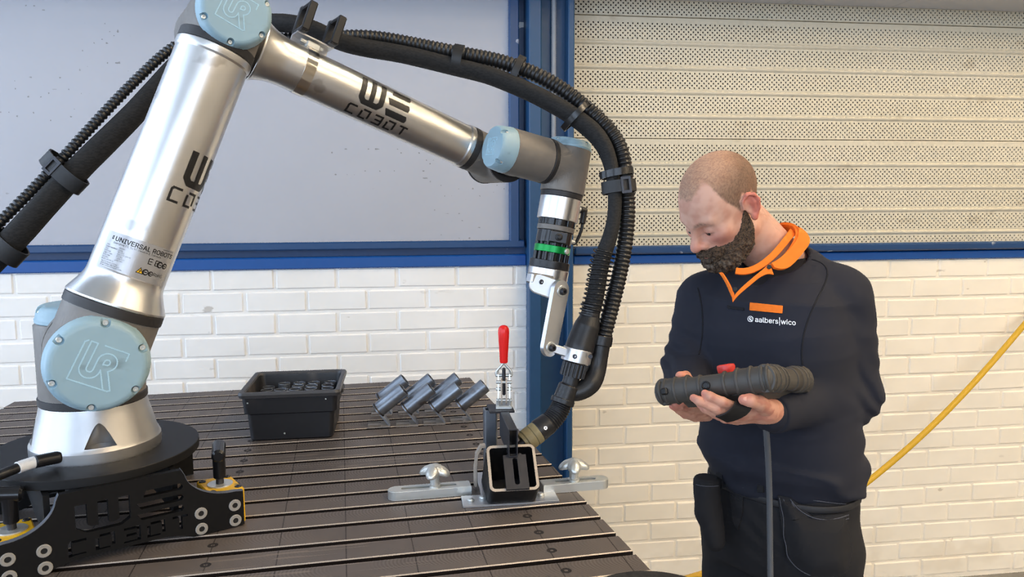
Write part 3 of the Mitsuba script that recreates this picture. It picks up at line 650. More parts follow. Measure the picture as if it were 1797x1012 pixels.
add(st + '__cross_plate', cat_([extr(sbox(-0.140, 0.04, 0.140, 0.108), 0.008, JB + sa * s * 0.085 + A(0, 0, TZ), np.stack([sn, ZV, -sa], 1)) for s in (-1,)]), 'm_stand', False)
add(st + '__cross_plate', extr(sbox(-0.140, 0.04, 0.140, 0.108), 0.008, JB + sa * 0.085 + A(0, 0, TZ), np.stack([sn, ZV, -sa], 1)), 'm_stand', False)
for s in (-1, 1):
    for dist, nrm_ in ((0.111, 1),):
        o = JB + sa * (0.157 if s > 0 else -0.130) + sn * dist + A(0, 0, TZ)
        RM = np.stack([sa, sn, ZV], 1)
        mk = add(st + '__magnet_block', bx((0.054, 0.076, 0.058), o + ZV * 0.0295, 0.002, RM), 'm_yellow', False)
        for a_, b_ in ((-0.02, -0.028), (0.02, 0.028), (0.02, -0.028), (-0.02, 0.028)): add(mk + '__screw', screw_cap(o + sa * a_ + sn * b_ + ZV * 0.0582, ZV, 0.0055, 0.002), 'm_mill', 30)
        add(mk + '__dial', cyl(o + ZV * 0.058, o + ZV * 0.0605, 0.020, n=32, ch=0.0006), 'm_zinc', 30)
        h0 = o + ZV * 0.060
        add(mk + '__spindle', cyl(h0, h0 + ZV * 0.012, 0.0062, n=20), 'm_mill', 30)
        hd = nrm(sn * 0.93 - sa * 0.30) if s > 0 else nrm(sa * 0.9 + sn * 0.3)
        add(mk + '__lever', join(cyl(h0 + ZV * 0.010, h0 + ZV * 0.055, 0.0098, n=28, ch=0.001), cyl(h0 + ZV * 0.054 - hd * 0.036, h0 + ZV * 0.050 + hd * 0.017, 0.0108, n=28, ch=0.0035)), 'm_black_gloss', 30)
# cable at the robot's foot
rc = thing('power_cable', 'black cable with a paper tag plugged into the robot base', 'cable')
c0 = P(97, 803, 1.155); path = spline([c0, P(70, 808, 1.14), P(40, 817, 1.12), P(10, 829, 1.10), P(-40, 850, 1.08), P(-110, 890, 1.06)], 60)
add(rc + '__cable', tube(path, 0.0072, 16), 'm_black', True)
add(rc + '__plug', tube(spline([c0 + (c0 - path[5]) * 0.6, c0, path[12]], 12), 0.0092, 20), 'm_black', True)
add(rc + '__tag', tube(path[11:23], 0.0086, 16), 'm_white', 30)

# ------------------------------------------------------------------ hose package
def polyP(l): return [P(*q) for q in l]
hs = thing('sleeved_hose', 'black woven sleeve hose arching behind the robot elbow down to the welding torch', 'hose')
fl_end = [A(-1.28, 0.98, 0.05), A(-1.25, 0.99, 0.45), A(-1.21, 1.01, 0.85)]
sl = fl_end + polyP([(-210, 655, 1.30), (-60, 503, 1.30), (20, 424, 1.31), (118, 317, 1.34), (249, 185, 1.39), (320, 108, 1.42), (400, 55, 1.43), (480, 40, 1.41), (545, 50, 1.40), (600, 74, 1.41), (694, 93, 1.43), (797, 117, 1.44), (850, 130, 1.44), (897, 147, 1.44), (966, 180, 1.44), (1016, 211, 1.437), (1045, 236, 1.434), (1061, 259, 1.432), (1072, 291, 1.428), (1076, 318, 1.425)])
sp_ = resample(spline(sl, 400), 0.009)[0]; fr_ = np.clip((np.linspace(0, 1, len(sp_)) - 0.40) / 0.60, 0, 1)
rad = np.interp(fr_, [0, 0.35, 0.5, 0.62, 0.95, 1.0], [0.0225, 0.0225, 0.020, 0.0175, 0.0195, 0.014]) * (1 + 0.05 * (meshkit.noise(sp_ * 26) - 0.5))
hk = add(hs + '__sleeve', tube(sp_, rad, 20, flat=(1.0, 0.8), ref=(0.1, 0.1, 1)), 'm_sleeve', True)
h2 = spline(polyP([(1076, 312, 1.425), (1079, 345, 1.42), (1076, 390, 1.415), (1067, 425, 1.415), (1058, 450, 1.415), (1048, 500, 1.41), (1036, 550, 1.41)]), 60)
add(hs + '__braided_hose', tube(h2, np.interp(np.linspace(0, 1, 60), [0, 0.3, 0.6, 1], [0.013, 0.0125, 0.015, 0.0165]), 20), 'm_sleeve', True)
# coil spring round the hose
cp_, s_ = resample(h2[33:58], 0.0007); tg = np.gradient(cp_, axis=0); tg /= np.linalg.norm(tg, axis=1, keepdims=True)
xx = np.cross(tg, FW); xx /= np.linalg.norm(xx, axis=1, keepdims=True); yy = np.cross(tg, xx)
ph = s_ / 0.0088 * 2 * np.pi
add(hs + '__spring', tube(cp_ + 0.0205 * (np.cos(ph)[:, None] * xx + np.sin(ph)[:, None] * yy), 0.0015, 6), 'm_black_gloss', True)
ch = thing('corrugated_hose', 'black ribbed suction hose running along the sleeved hose to the torch', 'hose')
cl = [q + A(-0.03, 0.035, 0.01) for q in fl_end] + polyP([(-225, 622, 1.31), (-60, 450, 1.305), (10, 380, 1.31), (100, 288, 1.335), (200, 180, 1.37), (262, 118, 1.40), (320, 75, 1.42), (400, 62, 1.44), (480, 68, 1.43), (550, 66, 1.42), (600, 64, 1.415), (640, 64, 1.42), (694, 71, 1.435), (797, 92, 1.44), (850, 102, 1.445), (897, 114, 1.445), (968, 145, 1.445), (1018, 180, 1.445), (1053, 211, 1.442), (1084, 250, 1.44), (1096, 295, 1.436), (1101, 370, 1.43), (1093, 450, 1.425), (1075, 530, 1.42), (1057, 600, 1.42)])
cs = spline(cl, 900); 
rs, ss = resample(cs, 0.0016); f_ = ss / ss[-1]; ph = (ss / 0.0082) % 1
f_ = np.clip((f_ - 0.33) / 0.67, 0, 1); rbase = np.interp(f_, [0, 0.45, 0.62, 0.72, 1.0], [0.0098, 0.0098, 0.0125, 0.0150, 0.0155])
add(ch + '__ribbed_tube', tube(rs, rbase - 0.0023 * (0.5 + 0.5 * np.tanh(8 * (0.24 - np.abs(ph - 0.5)))), 16), 'm_conduit_black', 40)
def strap(o, ax, ra_, rb_, w, mat, key, refx):
    """An oval band round a bundle."""
    R = basis(ax, refx); a = np.arange(40) * 2 * np.pi / 40; pts = [o + R[:, 0] * ra_ * math.cos(t) + R[:, 1] * rb_ * math.sin(t) for t in a] 
    inn = [o + R[:, 0] * (ra_ - 0.003) * math.cos(t) + R[:, 1] * (rb_ - 0.003) * math.sin(t) for t in a]
    v = []; 
    for p_, q_ in zip(pts, inn): v += [p_ - ax * w / 2, p_ + ax * w / 2, q_ + ax * w / 2, q_ - ax * w / 2]
    f = []
    for k in range(40):
        k2 = (k + 1) % 40
        for e in range(4):
            i0, i1, j0, j1 = k * 4 + e, k * 4 + (e + 1) % 4, k2 * 4 + e, k2 * 4 + (e + 1) % 4; f += [[i0, j0, j1], [i0, j1, i1]]
    m = trimesh.Trimesh(v, f, process=False); m.fix_normals(); return add(key, m, mat, 30)
for (px, py, dpt, ang, ra_, w, nm) in ((113, 302, 1.335, 46, 0.044, 0.026, 'buckle_strap'), (8, 430, 1.31, 46, 0.040, 0.030, 'strap'), (803, 105, 1.443, -10, 0.0285, 0.018, 'strap'), (1011, 203, 1.44, -45, 0.036, 0.011, 'cable_tie'), (1082, 304, 1.43, -80, 0.032, 0.013, 'cable_tie'), (1086, 328, 1.428, -84, 0.032, 0.022, 'buckle_strap'), (906, 127, 1.448, -24, 0.033, 0.013, 'strap')):
    ax = nrm(RT * math.cos(math.radians(ang)) + UP * math.sin(math.radians(ang)))
    o = P(px, py, dpt); k = strap(o, ax, ra_, 0.0245, w, 'm_rubber' if nm != 'cable_tie' else 'm_black_gloss', hs + '__' + nm, np.cross(ax, FW))
    if nm == 'buckle_strap':
        b0 = o - FW * 0.0245 - np.cross(ax, FW) * (-0.010); bb = np.stack([ax, np.cross(FW, ax), -FW], 1)
        add(k + '__buckle', extr(sbox(-0.014, -0.008, 0.014, 0.008).buffer(0.001).difference(sbox(-0.010, -0.005, 0.010, 0.005)), 0.004, b0, bb, -0.002), 'm_mill', False)
# bracket with two clips on the forearm
bk = thing('hose_bracket', 'steel band with bracket and two black clips holding the hoses on the forearm', 'bracket')
ob = OF + d2 * 0.150; upd = nrm(ZV - d2 * np.dot(ZV, d2)); lat = np.cross(d2, upd)
add(bk + '__band', lathe([(FR + 0.0002, -0.009), (FR + 0.0014, -0.009), (FR + 0.0014, 0.009), (FR + 0.0002, 0.009), (FR + 0.0002, -0.009)], ob, d2, 80), 'm_polish', 30)
tp = ob + upd * (FR + 0.001)
add(bk + '__clamp_screw', join(bx((0.024, 0.014, 0.012), tp + upd * 0.006, 0.002, np.stack([d2, lat, upd], 1)), cyl(tp + upd * 0.008 - d2 * 0.022, tp + upd * 0.008 + d2 * 0.018, 0.0035, n=14)), 'm_zinc', 30)
pl_ = bx((0.066, 0.036, 0.003), tp + upd * 0.017 - lat * 0.01, 0.0006, np.stack([d2, lat, upd], 1))
lp = bx((0.066, 0.003, 0.026), tp + upd * 0.006 - lat * 0.028, 0.0006, np.stack([d2, lat, upd], 1))
add(bk + '__plate', join(pl_, lp), 'm_alu_plate', False)
for s in (-1, 1):
    o = tp + d2 * s * 0.026 + upd * 0.018
    ck = add(bk + '__clip', join(bx((0.016, 0.012, 0.050), o + upd * 0.026 - lat * 0.026, 0.002, np.stack([d2, lat, upd], 1)), bx((0.014, 0.052, 0.008), o + upd * 0.004, 0.002, np.stack([d2, lat, upd], 1)), bx((0.014, 0.052, 0.006), o + upd * 0.047, 0.002, np.stack([d2, lat, upd], 1)), bx((0.014, 0.007, 0.050), o + upd * 0.026 + lat * 0.026, 0.002, np.stack([d2, lat, upd], 1))), 'm_black', False)
    add(ck + '__label', bx((0.010, 0.002, 0.030), o + upd * 0.030 - lat * 0.0318, 0.0004, np.stack([d2, lat, upd], 1)), 'm_conduit', False)

# ------------------------------------------------------------------ torch holder and welding torch
th = thing('torch_holder', 'two jointed aluminium links holding the welding torch under the tool plate', 'holder')
nl = nrm(ru * 0.9 + dB * 0.15)
def link(p, q, r0, r1, w, key, off):
    ax = nrm(q - p); nz = nrm(nl - ax * np.dot(nl, ax)); R = np.stack([ax, np.cross(nz, ax), nz], 1); L = np.linalg.norm(q - p)
    g = unary_union([Point(0, 0).buffer(r0), Point(L, 0).buffer(r1)]).convex_hull
    return add(key, extr(g, w, p, R, off), 'm_alu_plate', 30)
dT = 1.40
q0, q1, q2 = P(945, 498, dT), P(976, 509, dT), P(957, 607, dT - 0.01)
link(q0, q1, 0.0165, 0.0165, 0.016, th + '__link', -0.012); link(q1, q2, 0.0190, 0.0175, 0.009, th + '__link', 0.005)
add(th + '__mount', bx((0.05, 0.02, 0.02), P(948, 490, dT + 0.015), 0.003, np.stack([dB, ru, -dn], 1)), 'm_alu_plate', False)
for q in (q1, q2):
    add(th + '__washer', cyl(q + nl * 0.0135, q + nl * 0.016, 0.0105, n=28, ch=0.0005), 'm_zinc', 30)
    add(th + '__bolt', screw_cap(q + nl * 0.016, nl, 0.0068, 0.007), 'm_mill', 30)
add(th + '__bolt', screw_cap(P(947, 494, dT) + nl * 0.004, nl, 0.0045, 0.003), 'm_mill', 30)
cA, cB = P(1015, 612, 1.405), P(1010, 634, 1.405); tax = nrm(cB - cA)
arm = bx((0.062, 0.016, 0.020), (P(958, 607, 1.392) + P(1000, 620, 1.40)) / 2, 0.002, np.stack([nrm(P(1000, 620, 1.40) - P(958, 607, 1.392)), tax, nrm(np.cross(P(1000, 620, 1.40) - P(958, 607, 1.392), tax))], 1))
add(th + '__arm', arm, 'm_alu_plate', False)
add(th + '__clamp_ring', cut(cyl(cA - tax * 0.0005, cB + tax * 0.0005, 0.0272, n=56, ch=0.0008), cyl(cA - tax * 0.01, cB + tax * 0.01, 0.0205, n=40)), 'm_alu_plate', 30)
for s in (-0.006, 0.022): add(th + '__bolt', screw_cap((cA + cB) / 2 - FW * 0.0255 + RT * s, -FW, 0.0042, 0.003), 'm_mill', 30)

to = thing('welding_torch', 'black welding torch with bent suction nozzle pointing at the workpiece', 'welding torch')
body = spline(polyP([(1037, 545, 1.41), (1031, 570, 1.41), (1022, 595, 1.408), (1014, 622, 1.405), (1007, 650, 1.405), (1002, 672, 1.405)]), 60)
add(to + '__grip', tube(body[:38], np.interp(np.arange(38), [0, 4, 12, 30, 37], [0.0165, 0.0180, 0.0235, 0.0265, 0.0255]), 32), 'm_black', True)
for i in range(4): add(to + '__rib', lathe([(0.0165, -0.0022), (0.0192, -0.0012), (0.0192, 0.0012), (0.0165, 0.0022), (0.0165, -0.0022)], P(1037 - i * 1.6, 545 + i * 8 - 8, 1.41), tax, 32), 'm_black', 30)
k0, k1 = P(1010, 637, 1.405), P(1004, 660, 1.405)
nut = [cyl(k0 + (xa := nrm(np.cross(tax, FW))) * 0.0205 * math.cos(a) + np.cross(tax, xa) * 0.0205 * math.sin(a), k1 + xa * 0.0205 * math.cos(a) + np.cross(tax, xa) * 0.0205 * math.sin(a), 0.0028, n=10) for a in np.arange(18) * 2 * np.pi / 18]
add(to + '__nut', join(cyl(k0, k1, 0.0205, n=48), *nut), 'm_black', 30)
add(to + '__neck', tube(spline(polyP([(1005, 655, 1.405), (1000, 675, 1.405), (994, 700, 1.405)]), 12), 0.0150, 28), 'm_black', True)
# collar and hose arm
arm_p = spline(polyP([(1057, 596, 1.42), (1052, 622, 1.42), (1047, 648, 1.418), (1037, 672, 1.41), (1018, 686, 1.405), (992, 690, 1.40)]), 50)
add(to + '__suction_arm', tube(arm_p, np.interp(np.arange(50), [0, 12, 30, 42, 49], [0.0165, 0.0165, 0.0185, 0.0160, 0.0110]), 28, flat=(1.0, 0.9)), 'm_black', True)
hs0 = P(1057, 588, 1.42); hs1 = P(1054, 606, 1.42)
add(to + '__cuff', cyl(hs0, hs1, 0.0200, n=40, ch=0.0015), 'm_black', 30)
n0, n1 = P(1000, 672, 1.40), P(988, 704, 1.398); nx_ = nrm(n1 - n0)
add(to + '__collar', cyl(n0 + (n1 - n0) * 0.1, n1, 0.0185, 0.0195, n=40, ch=0.002), 'm_black', 30)
fl = spline(polyP([(988, 702, 1.398), (982, 718, 1.395), (972, 733, 1.39), (958, 746, 1.385)]), 60)
add(to + '__flexible_neck', corrugated(fl, 0.0190, 0.0042, 0.0022, n=28), 'm_black', 40)
add(to + '__neck_flange', cyl(P(989, 699, 1.398), P(986, 708, 1.397), 0.0218, n=40, ch=0.001), 'm_black', 30)
z0, z1, z2, z3 = P(964, 741, 1.387), P(944, 757, 1.38), P(918, 776, 1.372), P(908, 784, 1.37); zx = nrm(z2 - z0)
add(to + '__socket', lathe([(0, 0), (0.0185, 0), (0.0195, 0.002), (0.0205, np.linalg.norm(z1 - z0) - 0.002), (0.0195, np.linalg.norm(z1 - z0)), (0, np.linalg.norm(z1 - z0))], z0, zx, 40), 'm_black', 30)
dd = (z0 + z1) / 2; fn = nrm(-FW - zx * np.dot(-FW, zx))
add(to + '__dot', lathe([(0.0012, 0), (0.0034, 0), (0.0034, 0.0006), (0.0012, 0.0006), (0.0012, 0)], dd + fn * 0.0196 + zx * 0.002, fn, 20), 'm_white', 30)
Ln = np.linalg.norm(z2 - z1)
add(to + '__nozzle', lathe([(0, 0), (0.0198, 0), (0.0202, 0.002), (0.0202, Ln * 0.32), (0.0192, Ln * 0.36), (0.0200, Ln * 0.44), (0.0200, Ln * 0.78), (0.0186, Ln * 0.84), (0.0180, Ln), (0.012, Ln), (0.012, Ln * 0.4), (0, Ln * 0.4)], z1, zx, 48), 'm_olive', 25)
add(to + '__gas_nozzle', cyl(z1 + zx * 0.015, z3 + zx * 0.004, 0.0085, 0.0065, n=24), 'm_mill', 30)

# ------------------------------------------------------------------ crate with tube offcuts
cr = thing('plastic_crate', 'open black plastic crate full of tube offcuts on the slotted table', 'crate')
cx0, cx1, cy0, cy1, cz = -0.352, -0.143, 1.672, 1.880, 1.262
def ring_rect(x0, y0, x1, y1, r, z, n=6):
    g = sbox(x0 + r, y0 + r, x1 - r, y1 - r).buffer(r, quad_segs=n); return [[x, y, z] for x, y in list(g.exterior.coords)[:-1]]
def loft(rings, caps=True):
    n = len(rings[0]); v = np.array(sum(rings, [])); f = []
    for k in range(len(rings) - 1):
        for i in range(n):
            j = (i + 1) % n; f += [[k * n + i, k * n + j, (k + 1) * n + j], [k * n + i, (k + 1) * n + j, (k + 1) * n + i]]
    if not caps: return trimesh.Trimesh(v, f, process=False)
    m = len(v); v = np.vstack([v, v[:n].mean(0), v[-n:].mean(0)]); e = (len(rings) - 1) * n
    for i in range(n):
        j = (i + 1) % n; f += [[j, i, m], [e + i, e + j, m + 1]]
    t = trimesh.Trimesh(v, f, process=False); t.fix_normals(); return t
def RR(d, z, r=0.012): return ring_rect(cx0 + d, cy0 + d, cx1 - d, cy1 - d, r, z)
body = loft([RR(0.020, TZ + 0.0005), RR(0.0165, TZ + 0.004), RR(0.0125, TZ + 0.060), RR(0.007, TZ + 0.063), RR(0.004, cz - 0.014), RR(0.009, cz - 0.004), RR(0.011, cz - 0.008), RR(0.0215, TZ + 0.008), RR(0.022, TZ + 0.006)])
add(cr + '__body', body, 'm_crate', 30)
add(cr + '__rim', loft([RR(0.004, cz - 0.014), RR(-0.001, cz - 0.013), RR(-0.003, cz - 0.006), RR(-0.001, cz - 0.001), RR(0.003, cz), RR(0.008, cz - 0.002), RR(0.010, cz - 0.006), RR(0.004, cz - 0.014)], False), 'm_crate_rim', 30)
add(cr + '__end_rib', bx((0.006, 0.05, 0.010), (cx1 - 0.0005, (cy0 + cy1) / 2, cz - 0.022), 0.002), 'm_crate', False)
for x, z in ((-0.335, 1.238), (-0.172, 1.241), (-0.262, 1.166)): add(cr + '__rivet', lathe([(0, 0), (0.0022, 0), (0.0015, 0.0012), (0, 0.0015)], (x, cy0 + 0.0055 + (0.0078 if z < 1.2 else 0), z), (0, -1, 0), 12), 'm_zinc', 30)
ro = lathe([(0.0118, 0), (0.0138, 0), (0.0140, 0.0006), (0.0140, 0.0664), (0.0136, 0.067), (0.0120, 0.067), (0.0116, 0.0664), (0.0116, 0.0006), (0.0118, 0)], (0, 0, 0), (0, 0, 1), 28)
rp = mikit.ply(ro, 'm_steel', smooth=35)
for r in range(5):
    for c in range(5):
        x, y = -0.3165 + 0.0345 * c + rng.normal(0, 0.0012), 1.716 + 0.0305 * r + rng.normal(0, 0.001)
        low = 0.012 if c < 1 or (c == 1 and r % 2) else 0.0
        nth = ('first', 'second', 'third', 'fourth', 'fifth'); k = thing('tube_offcut', f'dark steel tube in the crate, {nth[c]} from the robot side, {nth[r]} row from front', 'steel tube', 'tube offcuts in the crate')
        scene[k] = {**rp, 'to_world': T4().translate([x, y, TZ + 0.0085 + 0.0160 - low * 0.6])}
wbm = trimesh.creation.icosphere(3, 0.0085); wbm.vertices *= 1 + 0.12 * (meshkit.noise(wbm.vertices * 160)[:, None] - 0.5)
add('wadding', trimesh.Trimesh(wbm.vertices * [1.25, 1, 0.8] + A(-0.2545, 1.7035, 1.2485), wbm.faces, process=False), 'm_white', True, 'small whitish crumpled wad lying on the tubes in the black crate', 'wad')

# ------------------------------------------------------------------ welded tube brackets
def bracket(o, label):
    k = thing('tube_bracket', label, 'bracket', 'welded tube brackets on the table')
    g = sbox(-0.050, -0.022, 0.0, 0.022).difference(unary_union([sbox(-0.060, s * 0.014 - 0.004, -0.022, s * 0.014 + 0.004).buffer(0.0015) for s in (-1, 1)]))
    fp = extr(g, 0.003, o + A(0, 0, 0.0003), np.eye(3)); add(k + '__foot_plate', fp, 'm_plate', False)
    ang = math.radians(52); dv = A(-math.cos(ang), 0, math.sin(ang)); nv = A(math.sin(ang), 0, math.cos(ang))
    g2 = sbox(0, -0.017, 0.040, 0.017).union(Point(0.043, 0).buffer(0.0188)); R = np.stack([dv, A(0, 1, 0), np.cross(dv, A(0, 1, 0))], 1)
    add(k + '__weld_plate', extr(g2, 0.003, o + A(0, 0, 0.002), R, -0.0015), 'm_steel', False)
    c = o + dv * 0.043 + A(0, 0, 0.002); nv = np.cross(A(0, 1, 0), dv); nv = nv if nv[0] > 0 else -nv
    L = 0.076
    tb_ = lathe([(0.0148, 0.0012), (0.0174, 0.0012), (0.0174, L - 0.0004), (0.0171, L), (0.0151, L), (0.0148, L - 0.0004), (0.0148, 0.0012)], c, nv, 36)
    add(k + '__tube', tb_, 'm_steel', 35)
    bead = lathe([(0.0168, 0.0006), (0.0196, 0.0014), (0.0188, 0.0034), (0.0168, 0.0048), (0.0168, 0.0006)], c, nv, 32)
    bead.vertices = bead.vertices + (meshkit.noise(bead.vertices * 420)[:, None] - 0.5) * 0.0012
    add(k + '__weld_bead', bead, 'm_mill', 40)
fr_l = ('front tube bracket standing nearest the black crate', 'second front tube bracket counted from the black crate', 'third front tube bracket counted from the black crate', 'tube bracket nearest the red handled clamp, without another behind it')
for (px, py), lb in zip(((684, 750), (733.7, 748), (781.7, 745), (828.6, 741)), fr_l): bracket(Zp(px, py, TZ) + A(0, 0.022, 0), lb)
bk_l = ('tube bracket standing behind the one nearest the black crate', 'tube bracket behind the second one of the front row', 'tube bracket behind the third one of the front row')
for x, lb in zip((-0.032, 0.0325, 0.097), bk_l): bracket(A(x - 0.002, 1.866, TZ), lb)
bo_ = Zp(822, 716, TZ); bd = nrm(A(0.8, 0.6, 0))
hb = thing('hex_bolt', 'loose zinc bolt lying behind the last tube bracket', 'bolt')
hexg = Polygon([(0.0085 * math.cos(a), 0.0085 * math.sin(a)) for a in np.arange(6) * math.pi / 3])
add(hb + '__head', extr(hexg, 0.007, bo_ + A(0, 0.05, 0.0076), np.stack([np.cross(ZV, bd), ZV, bd], 1)), 'm_zinc', False)
add(hb + '__shank', corrugated(np.array([bo_ + A(0, 0.05, 0.0076) + bd * 0.006, bo_ + A(0, 0.05, 0.0076) + bd * 0.036]), 0.0048, 0.0015, 0.0005, 14), 'm_zinc', 40)

# ------------------------------------------------------------------ workpiece and its fixture
bp = thing('base_sheet', 'thin grey steel sheet lying under the square tube on the table', 'sheet')
add(bp + '__plate', join(bx((0.166, 0.046, 0.004), (0.175, 1.281, TZ + 0.0021), 0.0006), bx((0.096, 0.150, 0.004), (0.175, 1.342, TZ + 0.0021), 0.0006)), 'm_alu_plate', False)
for x, y in ((0.103, 1.278), (0.124, 1.285), (0.2265, 1.285)): add(bp + '__weld_spot', trimesh.Trimesh((sph := trimesh.creation.icosphere(2, 0.006)).vertices * [1, 0.8, 0.6] * (1 + 0.4 * (meshkit.noise(sph.vertices * 500)[:, None] - 0.5)) + A(x + 0.004, y, TZ + 0.006), sph.faces, process=False), 'm_zinc', True)
wp = thing('square_tube', 'mitred black square steel tube on the table with its open end tilted up', 'workpiece')
ax_ = A(0, -math.sqrt(0.5), math.sqrt(0.5)); vx = A(0, math.sqrt(0.5), math.sqrt(0.5)); s_ = 0.0425; RWP = np.stack([A(1, 0, 0), vx, ax_], 1)
oc = A(0.1765, 1.2264 + 0.0300, 1.1876 + 0.0300)
outer = sbox(-s_, -s_, s_, s_).buffer(-0.010).buffer(0.010, quad_segs=5); inner = sbox(-s_ + 0.006, -s_ + 0.006, s_ - 0.006, s_ - 0.006).buffer(-0.005).buffer(0.005, quad_segs=4)
tubeM = man(weld(extr(outer, 0.24, oc, RWP, -0.24))) - man(weld(extr(inner, 0.30, oc, RWP, -0.27)))
tubeM = tubeM.trim_by_plane((0, 0, 1), TZ + 0.0042)
wk_ = add(wp + '__tube_wall', unman(tubeM), 'm_powder', 25)
add(wk_ + '__cut_end', extr(outer.buffer(-0.0006).difference(inner.buffer(0.0006)), 0.0006, oc, RWP, 0.0), 'm_cut', False)
sg = sbox(-0.0195, 0.0, 0.0195, 0.062)
slot = LineString([(0, 0.012), (0, 0.052)]).buffer(0.0042)
sb = thing('slotted_bracket', 'dark steel plate with a long slot standing in the mouth of the square tube', 'bracket')
so_ = oc + ax_ * 0.0008 - vx * 0.0415 + A(0.0045, 0, 0)
add(sb + '__plate', extr(sg.difference(slot), 0.005, so_, RWP, 0.0), 'm_mill', False)
add(sb + '__weld_bead', tube(spline([so_ + vx * 0.062 + A(x, 0, 0.002 + 0.0006 * math.sin(x * 900)) for x in np.linspace(-0.012, 0.012, 9)], 24), 0.0022, 8), 'm_mill', True)
xl, xr = 0.1705, 0.1865; fe = oc + vx * 0.022; yf = fe[1] - 0.010; rr = ray(877, 757); yb = xl * rr[1] / rr[0]; zb_ = (so_ + vx * 0.064)[2]
ar = thing('rectangular_tube', 'dark rectangular steel tube lying level from the slotted plate to the post', 'steel tube')
Ry = np.stack([A(1, 0, 0), ZV, A(0, -1, 0)], 1)
prf = sbox(-0.008, 0, 0.008, 0.048).buffer(-0.0015).buffer(0.0015); pri = sbox(-0.0062, 0.0018, 0.0062, 0.0462)
add(ar + '__wall', extr(prf.difference(pri), yb - yf, A((xl + xr) / 2, yb, zb_), Ry), 'm_mill', False)
ps = thing('fixture_post', 'upright dark steel post behind the square tube carrying the toggle clamp', 'post')
yp = yb + 0.012; zt_ = zb_ + 0.045
pog = sbox(-0.0125, -0.0125, 0.0125, 0.0125).buffer(-0.004).buffer(0.004)
add(ps + '__column', extr(pog.difference(sbox(-0.009, -0.009, 0.009, 0.009)), zt_ - TZ - 0.0045, A(0.1555, yp + 0.012, TZ + 0.0045), np.eye(3)), 'm_steel', 30)
add(ps + '__top_plate', bx((0.046, 0.052, 0.004), (0.174, yp + 0.004, zt_ + 0.0022), 0.0006), 'm_mill', False)
add(ps + '__side_stop', extr(LineString([(0, 0), (0.002, 0.022), (0.010, 0.036), (0.018, 0.037)]).buffer(0.0022, cap_style=2), 0.014, A(0.1215, 1.352, TZ + 0.0425), Ry), 'm_cut', False)
add(ps + '__side_foot', bx((0.006, 0.014, 0.040), (0.1212, 1.345, TZ + 0.0245), 0.001), 'm_cut', False)
tcq = thing('toggle_clamp', 'upright toggle clamp with bright red handle on the dark post', 'clamp')
tz0 = zt_ + 0.0045; tq = A(0.181, yp + 0.006, tz0)
view = nrm(A(-tq[0], -tq[1], 0)); sx_ = np.cross(ZV, view); sx_ = -sx_ if sx_[0] < 0 else sx_; RC = np.stack([sx_, ZV, np.cross(sx_, ZV)], 1)   # x across, y up, z towards the hall
add(tcq + '__foot', bx((0.030, 0.006, 0.036), tq + ZV * 0.003, 0.001, RC), 'm_zinc', False)
side_ = Polygon([(-0.012, 0), (0.012, 0), (0.015, 0.020), (0.010, 0.042), (0.006, 0.063), (-0.004, 0.067), (-0.010, 0.052), (-0.015, 0.035)]).buffer(0.002)
RS2 = np.stack([RC[:, 2], ZV, -sx_], 1)
for s in (-1, 1): add(tcq + '__side_plate', extr(side_, 0.0024, tq + sx_ * s * 0.0105, RS2, -0.0012), 'm_zinc', False)
lk = unary_union([Point(0, 0.016).buffer(0.008), Point(0, 0.050).buffer(0.007)]).convex_hull
for s in (-0.4, 0.4): add(tcq + '__link', extr(lk, 0.0028, tq + sx_ * s * 0.0105 + RC[:, 2] * 0.012, RS2, -0.0014), 'm_cut', False)
add(tcq + '__arm', bx((0.0065, 0.050, 0.014), tq + ZV * 0.050 + RC[:, 2] * 0.006, 0.002, RC), 'm_mill', False)
for y_, z_ in ((0.016, 0.012), (0.036, 0.008), (0.050, 0.012), (0.060, 0.0)): add(tcq + '__rivet', cyl(tq + ZV * y_ + RC[:, 2] * z_ - sx_ * 0.0145, tq + ZV * y_ + RC[:, 2] * z_ + sx_ * 0.0145, 0.0032, n=16, ch=0.0006), 'm_zinc', 30)
for s in (-1, 1): add(tcq + '__fork', tube(spline([tq + ZV * 0.058 + sx_ * s * 0.0130, tq + ZV * 0.069 + sx_ * s * 0.0125, tq + ZV * 0.080 + sx_ * s * 0.003, tq + ZV * 0.087 + sx_ * s * 0.0012], 16), 0.0022, 8), 'm_zinc', True)
hz = tq + ZV * 0.084; HL = 0.070
add(tcq + '__handle', lathe([(0, 0), (0.0068, 0), (0.0074, 0.001), (0.0080, HL * 0.25), (0.0098, HL * 0.62), (0.0104, HL * 0.80), (0.0098, HL * 0.91), (0.0072, HL * 0.975), (0.0035, HL), (0, HL)], hz, ZV, 36), 'm_red', 40)

